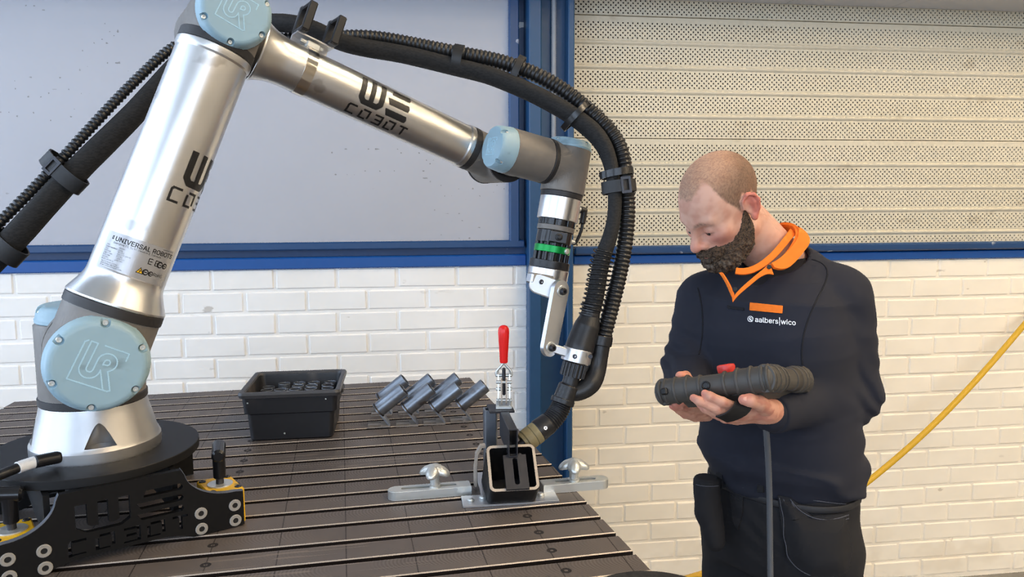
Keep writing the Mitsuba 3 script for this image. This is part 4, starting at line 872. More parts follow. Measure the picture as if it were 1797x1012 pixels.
def star_knob(o, key, rot=0.0):
    """Cast palm grip with four rounded arms on a stem."""
    a = np.linspace(0, 2 * np.pi, 64, endpoint=False); v, f = [], []
    lev = [(-0.003, 0.62), (0.0, 0.93), (0.004, 1.0), (0.008, 0.93), (0.0115, 0.70), (0.0135, 0.35), (0.0138, 0.0)]
    rr_ = 0.0175 + 0.0105 * np.abs(np.cos(2 * (a + rot))) ** 1.5
    for h, sc in lev: v.append(np.stack([rr_ * sc * np.cos(a), rr_ * sc * np.sin(a), np.full(64, h) - 0.0075 * (rr_ * sc / 0.028) ** 2], 1))
    v = np.vstack(v); n = 64
    for k in range(len(lev) - 1):
        for i in range(n):
            j = (i + 1) % n; f += [[k * n + i, k * n + j, (k + 1) * n + j], [k * n + i, (k + 1) * n + j, (k + 1) * n + i]]
    v = np.vstack([v, [[0, 0, -0.004]]]); f += [[(i + 1) % n, i, len(v) - 1] for i in range(n)]
    m = trimesh.Trimesh(v, f, process=False); m.apply_translation(np.asarray(o) + A(0, 0, 0.026))
    k = add(key + '__knob', m, 'm_zinc', 45)
    add(k + '__stem', lathe([(0, 0), (0.0105, 0), (0.0105, 0.003), (0.0082, 0.004), (0.0082, 0.026), (0, 0.026)], o, ZV, 28), 'm_zinc', 30)
def clamp_bar(p, q, kx, label, rot, both):
    k = thing('clamping_bar', label, 'clamp bar')
    p, q = np.asarray(p, float), np.asarray(q, float); ax = nrm(q - p); L = np.linalg.norm(q - p); R = np.stack([ax, np.cross(ZV, ax), ZV], 1)
    g = Point(0.015, 0).buffer(0.015, quad_segs=10).union(sbox(0.015, -0.015, L, 0.015)); sl = LineString([(0.028, 0), (L - 0.030, 0)]).buffer(0.0052)
    lo = extr(g.difference(sl), 0.0150, p, R, 0.0); hi = extr(g.buffer(-0.0012).difference(sl), 0.0012, p, R, 0.0149)
    add(k + '__bar', cat_([lo, hi]) if False else join(lo, hi), 'm_zinc', 20)
    star_knob(p + ax * kx + ZV * 0.0162, k, rot)
    add(k + '__tee_bolt', cyl(p + ax * kx + ZV * 0.001, p + ax * kx + ZV * 0.0165, 0.0048, n=16), 'm_mill', 30)
zb0 = TZ + 0.0006
clamp_bar(A(-0.0345, 1.3190, zb0), A(0.1105, 1.3290, zb0), 0.082, 'zinc clamping bar with star knob pointing from the square tube towards the crate side', 0.35, 0)
clamp_bar(A(0.3600, 1.3215, zb0), A(0.2365, 1.3125, zb0), 0.064, 'zinc clamping bar with star knob beside the table edge near the man', 0.15, 0)

# dark round lid at the near corner of the table
rl = thing('round_lid', 'dark round lid lying at the near table corner, cut by the lower picture edge', 'lid')
rc0 = Zp(1150, 1000, TZ + 0.03) - nrm(A(0.30, 0.95, 0)) * 0.098
add(rl + '__top', lathe([(0, -0.028), (0.090, -0.028), (0.094, -0.024), (0.098, -0.004), (0.0965, -0.001), (0.093, 0.001), (0, 0.003)], rc0, ZV, 80), 'm_rubber', 30)

# yellow air hose between the wall and the man
yh = thing('air_hose', 'yellow air hose hanging across the white brick wall behind the man', 'hose')
yp_ = spline(polyP([(1960, 372, 3.42), (1880, 470, 3.36), (1797, 570, 3.24), (1700, 681, 3.12), (1600, 780, 3.02), (1490, 870, 2.92), (1400, 930, 2.80), (1320, 972, 2.66), (1245, 1003, 2.50), (1150, 1035, 2.30), (1080, 1075, 2.2)]), 200)
yp_[:, 1] = np.minimum(yp_[:, 1], WY - 0.03)
add(yh + '__tube', tube(yp_, 0.0115, 16), 'm_hose_yellow', True)
add(yh + '__fitting', tube(yp_[:6], 0.0145, 16), 'm_zinc', 30)

# ------------------------------------------------------------------ the man
def surfnet(fn, lo, hi, h):
    """The zero surface of fn(points) < 0 inside, over a regular grid (dual method), as a trimesh."""
    lo, hi = np.asarray(lo, float), np.asarray(hi, float); nb = np.ceil((hi - lo) / (4 * h)).astype(int); n = nb * 4 + 1
    g = [lo[k] + h * np.arange(n[k]) for k in range(3)]
    C_ = fn(np.stack(np.meshgrid(g[0][::4], g[1][::4], g[2][::4], indexing='ij'), -1).reshape(-1, 3)).reshape(nb + 1)
    near = np.abs(C_) < 4 * h * 2.2; blk = np.zeros(nb, bool)
    for dx in (0, 1):
        for dy in (0, 1):
            for dz in (0, 1): blk |= near[dx:nb[0] + dx, dy:nb[1] + dy, dz:nb[2] + dz]
    V = np.repeat(np.repeat(np.repeat(C_, 4, 0), 4, 1), 4, 2)[:n[0], :n[1], :n[2]].astype(np.float32)
    mk_ = np.zeros(n, bool); big = np.repeat(np.repeat(np.repeat(blk, 4, 0), 4, 1), 4, 2)
    for dx in (0, 1):
        for dy in (0, 1):
            for dz in (0, 1): mk_[dx:n[0] - 1 + dx, dy:n[1] - 1 + dy, dz:n[2] - 1 + dz] |= big
    I = np.argwhere(mk_); V[mk_] = fn(lo + I * h)
    ins = V < 0
    c = np.zeros(n - 1, int)
    for dx in (0, 1):
        for dy in (0, 1):
            for dz in (0, 1): c += ins[dx:n[0] - 1 + dx, dy:n[1] - 1 + dy, dz:n[2] - 1 + dz]
    act = (c > 0) & (c < 8); idx = -np.ones(n - 1, int); cells = np.argwhere(act); idx[act] = np.arange(len(cells))
    acc = np.zeros((len(cells), 3)); cnt = np.zeros(len(cells))
    for ax in range(3):
        o1, o2 = [k for k in range(3) if k != ax]
        for a in (0, 1):
            for b in (0, 1):
                p = cells.copy(); p[:, o1] += a; p[:, o2] += b; q = p.copy(); q[:, ax] += 1
                va, vb = V[tuple(p.T)], V[tuple(q.T)]; m = (va < 0) != (vb < 0)
                t = va[m] / (va[m] - vb[m]); pos = p[m].astype(float); pos[:, ax] += t; acc[m] += pos; cnt[m] += 1
    v = lo + h * acc / cnt[:, None]; F_ = []
    for ax in range(3):
        o1, o2 = (ax + 1) % 3, (ax + 2) % 3
        sl0 = [slice(None)] * 3; sl1 = [slice(None)] * 3; sl0[ax] = slice(0, n[ax] - 1); sl1[ax] = slice(1, n[ax])
        for o in (o1, o2): sl0[o] = sl1[o] = slice(1, n[o] - 1)
        A0, A1 = ins[tuple(sl0)], ins[tuple(sl1)]
        e = np.argwhere(A0 != A1); 
        if not len(e): continue
        flip = A0[tuple(e.T)]
        base_ = e.copy(); base_[:, o1] += 1; base_[:, o2] += 1
        def ci(a, b): p = base_.copy(); p[:, o1] -= a; p[:, o2] -= b; return idx[tuple(p.T)]
        q = np.stack([ci(1, 1), ci(0, 1), ci(0, 0), ci(1, 0)], 1); q[~flip] = q[~flip][:, ::-1]
        F_.append(q[:, [0, 1, 2]]); F_.append(q[:, [0, 2, 3]])
    f = np.vstack(F_); f = f[(f >= 0).all(1)]
    return trimesh.Trimesh(v, f, process=False)
def smin(a, b, k): h = np.clip(0.5 + 0.5 * (b - a) / k, 0, 1); return b * (1 - h) + a * h - k * h * (1 - h)
def smax(a, b, k): return -smin(-a, -b, k)
def cap_(p, a, b, ra_, rb_=None):
    a, b = np.asarray(a, float), np.asarray(b, float); rb_ = ra_ if rb_ is None else rb_
    d = b - a; t = np.clip(((p - a) @ d) / max(d @ d, 1e-12), 0, 1); return np.linalg.norm(p - a - t[:, None] * d, axis=1) - (ra_ + (rb_ - ra_) * t)
def ell(p, c, r, R=None):
    q = (p - np.asarray(c)); q = q if R is None else q @ R; r = np.asarray(r, float); q = q / r
    l = np.linalg.norm(q, axis=1); g = np.linalg.norm(q / r, axis=1); return l * (l - 1) / np.maximum(g, 1e-9)
def chain(p, pts, rs, k=0.006):
    d = None
    for a, b, r0, r1 in zip(pts[:-1], pts[1:], rs[:-1], rs[1:]): e = cap_(p, a, b, r0, r1); d = e if d is None else smin(d, e, k)
    return d
def mn(px, py, c): return P(px, py, 1.81 - 0.95 * c)
mr = A(0.893, -0.449, 0); mt = A(-0.449, -0.893, 0)        # across the man's view, and from him to the hall
ya_ = math.radians(30); fa = -math.sin(ya_) * mr + math.cos(ya_) * mt; la = math.cos(ya_) * mr + math.sin(ya_) * mt
person = thing('person', 'bearded man in navy sweater and black trousers looking down at a tablet', 'person')

def column(sec):
    cs = np.array([mn(px, py, c) for py, px, c, a, b in sec]); ab = np.array([[a, b] for *_x, a, b in sec]); o = np.argsort(cs[:, 2]); cs, ab = cs[o], ab[o]
    def f(p, grow=0.0, e=2.3):
        z = np.clip(p[:, 2], cs[0, 2], cs[-1, 2]); cx = np.interp(z, cs[:, 2], cs[:, 0]); cy = np.interp(z, cs[:, 2], cs[:, 1])
        a = np.interp(z, cs[:, 2], ab[:, 0]) + grow; b = np.interp(z, cs[:, 2], ab[:, 1]) + grow
        dx, dy = p[:, 0] - cx, p[:, 1] - cy; x = dx * la[0] + dy * la[1]; y = dx * fa[0] + dy * fa[1]
        d = ((np.abs(x / a) ** e + np.abs(y / b) ** e) ** (1 / e) - 1) * np.minimum(a, b) * 0.95
        return smax(d, np.maximum(cs[0, 2] - p[:, 2], p[:, 2] - cs[-1, 2]), 0.02)
    return f
torso = column([(448, 1378, -0.03, 0.070, 0.070), (466, 1370, -0.02, 0.105, 0.085), (486, 1360, -0.015, 0.150, 0.103), (520, 1352, 0.0, 0.178, 0.122), (580, 1350, 0.0, 0.190, 0.137), (660, 1354, 0.0, 0.188, 0.140), (740, 1364, 0.0, 0.184, 0.140), (800, 1368, 0.0, 0.186, 0.139), (822, 1370, 0.0, 0.183, 0.135), (846, 1372, 0.0, 0.176, 0.128)])
LS, LE, LW = mn(1468, 525, 0.05), mn(1494, 692, 0.03), mn(1354, 724, 0.265)
RS_, RE, RW = mn(1240, 530, -0.07), mn(1206, 644, -0.06), mn(1226, 702, 0.16)
NK = mn(1372, 448, -0.02)
def fold(p):
    lo = np.clip((mn(1370, 700, 0)[2] - p[:, 2]) / 0.12, 0, 1)
    n1 = meshkit.noise(p * [7, 7, 30] + 3.0) - 0.5
    n2 = meshkit.fbm(p * [9, 9, 9], 2) - 0.5
    n3 = np.abs(meshkit.noise((p @ np.stack([la, fa, ZV], 1)) * [5, 5, 17] + 11.0) - 0.5)
    return 0.014 * n1 * lo + 0.012 * n2 * (0.4 + 0.6 * lo) - 0.016 * np.exp(-(n3 / 0.06) ** 2) * (0.25 + 0.75 * lo) * 0.35
def wrinkle(p, o, axis, amp, fr, rad):
    q = p - o; s = q @ nrm(axis); w = np.exp(-(np.linalg.norm(q, axis=1) / rad) ** 2)
    return amp * w * np.sin(s * fr + 4 * meshkit.noise(p * 18))
def sweater(p):
    d = torso(p)
    d = smin(d, cap_(p, NK - ZV * 0.03, LS + ZV * 0.008, 0.070, 0.060), 0.03); d = smin(d, cap_(p, NK - ZV * 0.035, RS_ + ZV * 0.008, 0.066, 0.058), 0.03)
    al = smin(cap_(p, LS, LE, 0.078, 0.064), cap_(p, LE, LW, 0.058, 0.038), 0.03)
    al = al + wrinkle(p, LE - mr * 0.03 + mt * 0.03, mr * 0.8 + ZV * 0.6, 0.0075, 190, 0.095) + wrinkle(p, LS - ZV * 0.06, ZV + mr * 0.7, 0.004, 120, 0.10)
    ar_ = smin(cap_(p, RS_, RE, 0.073, 0.056), cap_(p, RE, RW, 0.056, 0.040), 0.025) + wrinkle(p, RE, ZV + mr * 0.4, 0.006, 170, 0.09)
    d = smin(d, al, 0.020); d = smin(d, ar_, 0.020)
    return d + fold(p)
hemz = mn(1370, 846, 0.1)[2]
sw_lo = np.minimum.reduce([mn(1150, 860, -0.3), mn(1560, 860, -0.3), mn(1150, 860, 0.45), mn(1560, 860, 0.45)]) - 0.02
sw_hi = np.maximum.reduce([mn(1150, 400, -0.3), mn(1560, 400, -0.3), mn(1150, 400, 0.45), mn(1560, 400, 0.45)]) + 0.02
neck_axis = (mn(1385, 470, -0.04), mn(1330, 400, 0.03))
vx_ = mn(1283, 548, 0.14)       # foot of the open placket
def neckhole(p):
    """The neckline: a round hole that runs out to a point down the front."""
    return smin(cap_(p, mn(1368, 466, -0.01), mn(1345, 415, 0.06), 0.066, 0.085), cap_(p, mn(1322, 470, 0.085), mn(1284, 540, 0.165), 0.045, 0.012), 0.01)
def sweater_open(p): return smax(sweater(p), -neckhole(p), 0.004)
add(person + '__sweater', surfnet(sweater_open, sw_lo, sw_hi, 0.0062), 'm_navy', True, label='navy blue work sweater with long sleeves')

def hit(fn, px, py, d0=1.2, d1=2.2):
    t = np.linspace(d0, d1, 160); v = fn(np.array([P(px, py, x) for x in t])); i = int(np.argmax(v < 0))
    if v[i] >= 0: i = int(np.argmin(v)); return P(px, py, t[i])
    a, b = t[max(i - 1, 0)], t[i]; return P(px, py, a + (b - a) * (v[max(i - 1, 0)] / (v[max(i - 1, 0)] - v[i] + 1e-12)))
def grad(fn, p, e=0.006):
    p = np.atleast_2d(p); g = np.stack([fn(p + A(*(e * (k == i) for i in range(3)))) - fn(p - A(*(e * (k == i) for i in range(3)))) for k in range(3)], 1)
    return g / np.linalg.norm(g, axis=1, keepdims=True)
def hits(fn, pts):
    pts = np.asarray(pts, float); T_ = np.linspace(1.45, 1.95, 60); R_ = np.array([ray(*q) for q in pts])
    allp = CAM + R_[:, None, :] * T_[None, :, None]; v = fn(allp.reshape(-1, 3)).reshape(len(pts), -1)
    i = np.argmax(v < 0, 1); none = ~(v < 0).any(1); i[none] = np.argmin(v[none], 1); i = np.maximum(i, 1)
    k = np.arange(len(pts)); v0, v1 = v[k, i - 1], v[k, i]; fr2 = np.where(none, 1.0, np.clip(v0 / (v0 - v1 + 1e-12), 0, 1)); t = T_[i - 1] + (T_[i] - T_[i - 1]) * fr2
    return CAM + R_ * t[:, None]
def patch(fn, poly, off, th, step=7, puff=0.0):
    """A sheet of cloth lying on the surface fn where its outline poly is seen, off above it and th thick."""
    pl = Polygon(poly); v2, f = trimesh.creation.triangulate_polygon(pl.segmentize(step), engine='earcut'); v2, f = trimesh.remesh.subdivide_to_size(np.c_[v2, np.zeros(len(v2))], f, step)
    m = trimesh.Trimesh(v2, f, process=True); v2 = m.vertices[:, :2]; f = m.faces
    h = hits(fn, v2); g = grad(fn, h, 0.02)
    ed = np.array([pl.exterior.distance(Point(q)) for q in v2]); bump = puff * (1 - np.exp(-(ed / 18.0) ** 2))
    top = h + g * (off + th + bump)[:, None] if np.ndim(bump) else h + g * (off + th); bot = h + g * (off - 0.004)
    be = m.edges[trimesh.grouping.group_rows(m.edges_sorted, require_count=1)]; n = len(v2)
    sd = np.vstack([np.stack([be[:, 0], be[:, 1], be[:, 1] + n], 1), np.stack([be[:, 0], be[:, 1] + n, be[:, 0] + n], 1)])
    t = trimesh.Trimesh(np.vstack([top, bot]), np.vstack([f, f[:, ::-1] + n, sd]), process=False); t.fix_normals()
    return t
def seam(fn, pts, r, n=40, off=0.0): 
    q = spline([(x, y, 0) for x, y in pts], n)[:, :2]; h = hits(fn, q); return tube(h + grad(fn, h) * off, r, 6)

swk = person + '__sweater'
for pts in (((1424, 455), (1452, 478), (1436, 520), (1412, 580), (1408, 640)), ((1224, 505), (1232, 545), (1232, 590), (1226, 622))): add(swk + '__seam', seam(sweater, pts, 0.0018), 'm_navy_dark', True)
add(swk + '__pocket_flap', patch(sweater, [(1317, 531.5), (1374, 537), (1373, 550), (1316, 544.5)], 0.001, 0.002, 6), 'm_orange', 30)
# chest lettering: an emblem and the firm's words, sewn on the cloth
def on_cloth(poly, px, py, sc, dy):
    m = flatmesh(poly, 0.06); v = m.vertices; q = np.stack([px + v[:, 0] * sc, py - v[:, 1] * sc + v[:, 0] * sc * dy], 1)
    h = hits(sweater, q); return trimesh.Trimesh(h + grad(sweater, h, 0.02) * 0.0016, m.faces, process=False)
add(swk + '__lettering', on_cloth(text_poly('aalbers|wico', 1.0, True), 1325, 564.5, 8.6, 0.085), 'm_white', False)
em = unary_union([Point(0, 0).buffer(0.55).difference(Point(0, 0).buffer(0.42)), Point(0.03, 0).buffer(0.30).difference(Point(0.08, 0).buffer(0.2)), LineString([(0.0, 0.0), (0.3, -0.5)]).buffer(0.07)])
add(swk + '__chest_emblem', on_cloth(em, 1317.5, 559.5, 9.5, 0.0), 'm_white', False)

# trousers
pel = column([(815, 1368, 0.0, 0.166, 0.118), (850, 1371, 0.0, 0.170, 0.122), (900, 1368, 0.0, 0.178, 0.130), (950, 1366, 0.0, 0.178, 0.130), (985, 1366, 0.0, 0.165, 0.12)])
hc = mn(1366, 940, 0.0)
def leg_pts(s):
    h_ = hc + la * s * 0.092; k_ = A(*(h_ + la * s * 0.012 + fa * 0.015)[:2], 0.50); a_ = A(*(h_ + la * s * 0.022 - fa * 0.01)[:2], 0.11); return h_, k_, a_
def trousers(p):
    d = pel(p)
    for s in (-1, 1):
        h_, k_, a_ = leg_pts(s); d = smin(d, smin(cap_(p, h_, k_, 0.096, 0.078), cap_(p, k_, a_, 0.078, 0.070), 0.03), 0.025)
    d = d + 0.009 * (meshkit.fbm(p * [10, 10, 14], 3) - 0.5) + wrinkle(p, mn(1305, 930, 0.13), mr * 0.5 + ZV, 0.004, 170, 0.08)
    return smax(d, 0.06 - p[:, 2], 0.004)
tl = np.minimum(hc, hc) - A(0.34, 0.30, 0); 
trk = add(person + '__trousers', surfnet(trousers, A(hc[0] - 0.36, hc[1] - 0.3, 0.03), A(hc[0] + 0.36, hc[1] + 0.3, mn(1366, 812, 0)[2]), 0.008), 'm_trouser', True, label='black work trousers with hanging pockets')
belt_c = mn(1371, 847, 0.0)
a = np.linspace(0, 2 * np.pi, 73)
bp_ = np.array([belt_c + la * 0.173 * math.copysign(abs(math.cos(t)) ** 0.87, math.cos(t)) + fa * 0.1255 * math.copysign(abs(math.sin(t)) ** 0.87, math.sin(t)) for t in a])
add(person + '__belt', tube(bp_, 0.0085, 8, caps=False, flat=(1.0, 0.35), ref=(0, 0, 1)), 'm_belt', True)
bkc = hits(trousers, [(1300, 845)])[0]; gb = grad(trousers, bkc)[0]; RBk = np.stack([nrm(np.cross(ZV, gb)), nrm(np.cross(gb, np.cross(ZV, gb))), gb], 1)
add(person + '__belt_buckle', bx((0.034, 0.024, 0.006), bkc + gb * 0.008, 0.002, RBk), 'm_mill', False)
for q in ((1268, 842), (1338, 850), (1420, 850)): add(trk + '__belt_loop', patch(trousers, [(q[0] - 5, q[1] - 13), (q[0] + 5, q[1] - 13), (q[0] + 5, q[1] + 13), (q[0] - 5, q[1] + 13)], 0.008, 0.003, 6), 'm_trouser', 30)
add(trk + '__fly', patch(trousers, [(1282, 858), (1306, 860), (1304, 900), (1296, 930), (1286, 912)], 0.001, 0.003, 7), 'm_trouser', 30)
pk1 = [(1366, 868), (1388, 872), (1424, 904), (1484, 900), (1489, 925), (1492, 968), (1484, 998), (1470, 1010), (1420, 1012), (1382, 980), (1374, 930)]
add(trk + '__holster_pocket', patch(trousers, pk1, 0.002, 0.005, 8, 0.016), 'm_trouser', 40)
for pts in (((1369, 872), (1377, 930), (1386, 976), (1422, 1006)), ((1376, 874), (1384, 930), (1392, 968), (1426, 1000)), ((1388, 874), (1424, 906), (1484, 902)), ((1390, 880), (1424, 912), (1484, 908)), ((1356, 862), (1420, 876), (1484, 884))): add(trk + '__stitching', seam(trousers, pts, 0.0011, 40, 0.0085 if pts[0][0] != 1356 else 0.002), 'm_thread', True)
# pouch standing off the other hip
po = [mn(1238, 838, 0.02), mn(1258, 838, 0.06), mn(1250, 950, 0.10), mn(1262, 958, 0.09), mn(1222, 843, -0.02), mn(1236, 925, 0.02), mn(1264, 850, 0.02), mn(1268, 940, 0.02), mn(1222, 900, 0.02), mn(1258, 965, 0.06)]
def pouch(p):
    a = mn(1240, 846, 0.03); b = mn(1256, 950, 0.07); return chain(p, [a, (a + b) / 2 - mr * 0.006, b], [0.030, 0.030, 0.022], 0.01) + 0.004 * (meshkit.noise(p * 30) - 0.5)
pq = np.array(po); trp = add(trk + '__hip_pouch', surfnet(lambda p: smax(pouch(p), p[:, 2] - mn(1240, 836, 0.03)[2], 0.004), pq.min(0) - 0.06, pq.max(0) + 0.06, 0.005), 'm_trouser', True)
add(trp + '__stitching', seam(pouch, ((1222, 850), (1240, 853), (1260, 852)), 0.0011, 16, 0.001), 'm_thread', True)
# boots
for s in (-1, 1):
    h_, k_, a_ = leg_pts(s); f0 = A(a_[0], a_[1], 0) + fa * 0.01
    def boot(p, a_=a_, f0=f0): return smax(smin(smin(cap_(p, a_ - ZV * 0.0, f0 + ZV * 0.06, 0.056, 0.055), cap_(p, f0 - fa * 0.045 + ZV * 0.045, f0 + fa * 0.16 + ZV * 0.040, 0.043, 0.044), 0.03), 9 * np.ones(len(p)), 0.001), 0.001 - p[:, 2], 0.004)
    add(person + '__boot', surfnet(boot, f0 - A(0.26, 0.26, 0.02), f0 + A(0.26, 0.26, 0.2), 0.007), 'm_ink', True)

# head: x to his right, y forwards, z up
hy, hp, hr, HS = math.radians(44.5), math.radians(36.5), math.radians(-1.5), 0.972
fh_ = -math.sin(hy) * mr + math.cos(hy) * mt; Lh = math.cos(hy) * mr + math.sin(hy) * mt
f3 = fh_ * math.cos(hp) - ZV * math.sin(hp); u3 = ZV * math.cos(hp) + fh_ * math.sin(hp)
Lh, u3 = Lh * math.cos(hr) + u3 * math.sin(hr), u3 * math.cos(hr) - Lh * math.sin(hr)
RH = np.stack([-Lh, f3, u3], 1)
HO = mn(1267, 366, 0.06)
toH = lambda p: (p - HO) @ RH / HS
def ear(p, s):
    q = (p * [s, 1, 1] - A(0.0745, -0.014, 0.001)) / 0.98
    tilt = np.array([[0.90, -0.40, 0], [0.40, 0.90, 0], [0, 0, 1]]); q = q @ tilt
    hel = [A(0.010, 0.016, 0.004), A(0.014, 0.012, 0.024), A(0.017, -0.002, 0.034), A(0.018, -0.016, 0.028), A(0.017, -0.021, 0.010), A(0.014, -0.015, -0.010), A(0.010, -0.004, -0.024)]
    d = chain(q, hel, [0.0038, 0.0040, 0.0042, 0.0042, 0.0040, 0.0038, 0.0044], 0.003)
    d = smin(d, ell(q, (0.008, -0.004, 0.006), (0.0055, 0.019, 0.031)), 0.003)
    d = smin(d, chain(q, [A(0.012, -0.010, 0.022), A(0.014, -0.011, 0.008), A(0.012, -0.004, -0.010)], [0.003, 0.003, 0.003], 0.003), 0.003)
    d = smin(d, ell(q, (0.010, 0.002, -0.026), (0.006, 0.008, 0.010)), 0.004)
    d = smax(d, -ell(q, (0.0185, 0.003, 0.000), (0.0095, 0.0090, 0.0150)), 0.003)
    return 0.98 * smax(d, -chain(q, [A(0.019, 0.009, 0.018), A(0.0215, -0.004, 0.0265), A(0.0215, -0.0155, 0.016)], [0.0042, 0.0046, 0.0042], 0.002), 0.0025)
def skull(p):
    ax = np.abs(p[:, 0]); q = p.copy(); q[:, 0] = ax
    d = ell(p, (0, -0.012, 0.043), (0.0765, 0.0985, 0.0865))
    d = smin(d, ell(p, (0, 0.026, 0.012), (0.063, 0.066, 0.070)), 0.03)
    d = smin(d, ell(p, (0, 0.022, -0.040), (0.058, 0.066, 0.066)), 0.03)
    d = smin(d, cap_(q, A(0.052, -0.004, -0.052), A(0.024, 0.064, -0.094), 0.020, 0.018), 0.03)
    d = smin(d, ell(p, (0, 0.074, -0.094), (0.022, 0.018, 0.018)), 0.02)
    d = smin(d, cap_(q, A(0.010, 0.0855, 0.022), A(0.042, 0.072, 0.024), 0.010, 0.010), 0.016)
    d = smin(d, ell(q, (0.043, 0.058, -0.016), (0.022, 0.022, 0.018)), 0.02)
    d = smax(d, -ell(q, (0.031, 0.099, 0.001), (0.017, 0.018, 0.012)), 0.016)
    d = smin(d, ell(q, (0.031, 0.0725, 0.001), (0.0155, 0.0135, 0.0135)), 0.006)
    d = smin(d, cap_(p, A(0, 0.086, 0.014), A(0, 0.1095, -0.022), 0.0085, 0.0115), 0.012)
    d = smin(d, ell(p, (0, 0.1125, -0.0285), (0.0125, 0.0125, 0.0105)), 0.008)
    d = smin(d, ell(q, (0.0135, 0.0985, -0.031), (0.0085, 0.0115, 0.0085)), 0.006)
    d = smax(d, -ell(q, (0.0068, 0.104, -0.039), (0.0040, 0.0065, 0.004)), 0.003)
    d = smin(d, ell(p, (0, 0.084, -0.055), (0.030, 0.018, 0.020)), 0.014)
    d = smin(d, cap_(q, A(0, 0.1005, -0.0555), A(0.018, 0.0935, -0.0585), 0.0050, 0.0030), 0.005)
    d = smin(d, cap_(q, A(0, 0.0985, -0.0655), A(0.017, 0.0925, -0.0625), 0.0056, 0.0035), 0.005)
    return d
lidc = A(0.031, 0.0745, 0.001)
def head(p):
    d = skull(p); q = p.copy(); q[:, 0] = np.abs(q[:, 0])
    e = q - lidc; slit = np.maximum(np.abs(e[:, 2] + 0.0042 - 0.10 * e[:, 1] + 0.0) - 0.0006 * np.clip(1 - (e[:, 0] / 0.0125) ** 2, 0, 1), np.abs(e[:, 0]) - 0.0125)
    d = smin(d, np.linalg.norm(e, axis=1) - 0.0142, 0.003)
    d = smax(d, -np.maximum(slit, 0.007 - e[:, 1]), 0.0012)
    for s in (-1, 1): d = smin(d, ear(p, s), 0.004)
    return d
nk0, nk1 = toH(mn(1345, 415, 0.02)[None])[0], toH(mn(1374, 470, -0.03)[None])[0]
def head_neck(p): return smin(head(p), cap_(p, A(0, -0.030, -0.045), nk1, 0.0565, 0.066), 0.022)
hm = surfnet(head_neck, (-0.12, -0.20, -0.27), (0.12, 0.145, 0.15), 0.0030)
def sstep(a, b, x): t = np.clip((x - a) / (b - a), 0, 1); return t * t * (3 - 2 * t)
LN = lambda *c: np.array(lin(*c))
def mixc(a, b, t): return a * (1 - t)[:, None] + b * t[:, None]
def scalp(v):
    """1 where the cropped hair grows."""
    az = np.degrees(np.arctan2(np.abs(v[:, 0]), v[:, 1] + 0.012)); el = np.degrees(np.arctan2(v[:, 2] - 0.02, np.hypot(v[:, 0], v[:, 1] + 0.012)))
    lim = np.interp(az, [0, 12, 26, 36, 46, 56, 66, 78, 86, 96, 110, 125, 180], [33, 35, 45, 53, 44, 20, 0, -24, -32, -20, 4, -22, -34])
    e_ = np.minimum(ear(v, 1), ear(v, -1)); return sstep(-3.5, 6.0, el - lim + 6 * (meshkit.noise(v * 160) - 0.5)) * sstep(0.0015, 0.004, e_)
def beardmask(v):
    x, y, z = np.abs(v[:, 0]), v[:, 1], v[:, 2]
    line = np.interp(y, [-0.02, -0.004, 0.010, 0.030, 0.052, 0.070, 0.085], [0.012, 0.010, -0.010, -0.034, -0.047, -0.050, -0.042])
    m = sstep(0.004, -0.006, z - line + 0.006 * (meshkit.noise(v * 150) - 0.5)) * sstep(-0.012, -0.002, y + 0.30 * (z + 0.02)) * sstep(-0.140, -0.120, z)
    m = m * sstep(0.085, 0.072, np.where(z > -0.046, y, 0))
    mou = sstep(-0.0405, -0.0450, z) * sstep(0.036, 0.028, x) * sstep(0.074, 0.082, y)
    lip = sstep(1.25, 0.8, ((v[:, 0]) / 0.0185) ** 2 + ((z + 0.0625) / 0.0050) ** 2) * sstep(0.08, 0.09, y)
    e_ = np.minimum(ear(v, 1), ear(v, -1)); return np.maximum(m, mou) * (1 - lip) * sstep(0.0015, 0.004, e_)
def skin_color(v):
    x, y, z = v[:, 0], v[:, 1], v[:, 2]; n = len(v)
    c = np.tile(LN(214, 168, 146), (n, 1)); c = mixc(c, LN(200, 146, 124), sstep(0.35, 0.75, meshkit.fbm(v * 45, 3)))
    c = mixc(c, LN(206, 128, 112), 0.75 * np.exp(-(((np.abs(x) - 0.043) / 0.022) ** 2 + ((z + 0.024) / 0.022) ** 2 + ((y - 0.07) / 0.04) ** 2)))
    c = mixc(c, LN(206, 124, 108), 0.7 * np.exp(-((x / 0.018) ** 2 + ((z + 0.028) / 0.014) ** 2 + ((y - 0.112) / 0.02) ** 2)))
    c = mixc(c, LN(208, 116, 98), 0.85 * sstep(0.078, 0.088, np.abs(x)) * sstep(-0.06, -0.05, -np.abs(z)) * sstep(0.03, 0.0, y))
    c = mixc(c, LN(170, 96, 88), 0.85 * np.exp(-((x / 0.02) ** 2 + ((z + 0.061) / 0.007) ** 2 + ((y - 0.098) / 0.012) ** 2)))
    br = np.exp(-(((np.abs(x) - 0.028) / 0.017) ** 2 + ((z - 0.0255 + 0.006 * ((np.abs(x) - 0.028) / 0.017) ** 2) / 0.0042) ** 2)) * sstep(0.05, 0.065, y)
    c = mixc(c, LN(100, 74, 56), 0.85 * br * (0.5 + 0.5 * sstep(0.3, 0.6, meshkit.noise(v * [500, 500, 900]))))
    c = mixc(c, LN(196, 150, 130), 0.5 * sstep(-0.02, -0.08, z) * sstep(0.02, -0.03, y))
    lash = np.exp(-(((np.abs(x) - 0.031) / 0.013) ** 2 + ((z + 0.0038) / 0.0017) ** 2)) * sstep(0.076, 0.082, y); c = mixc(c, LN(58, 40, 34), 0.95 * lash)
    return np.clip(c, 0, 1)
hv = hm.vertices
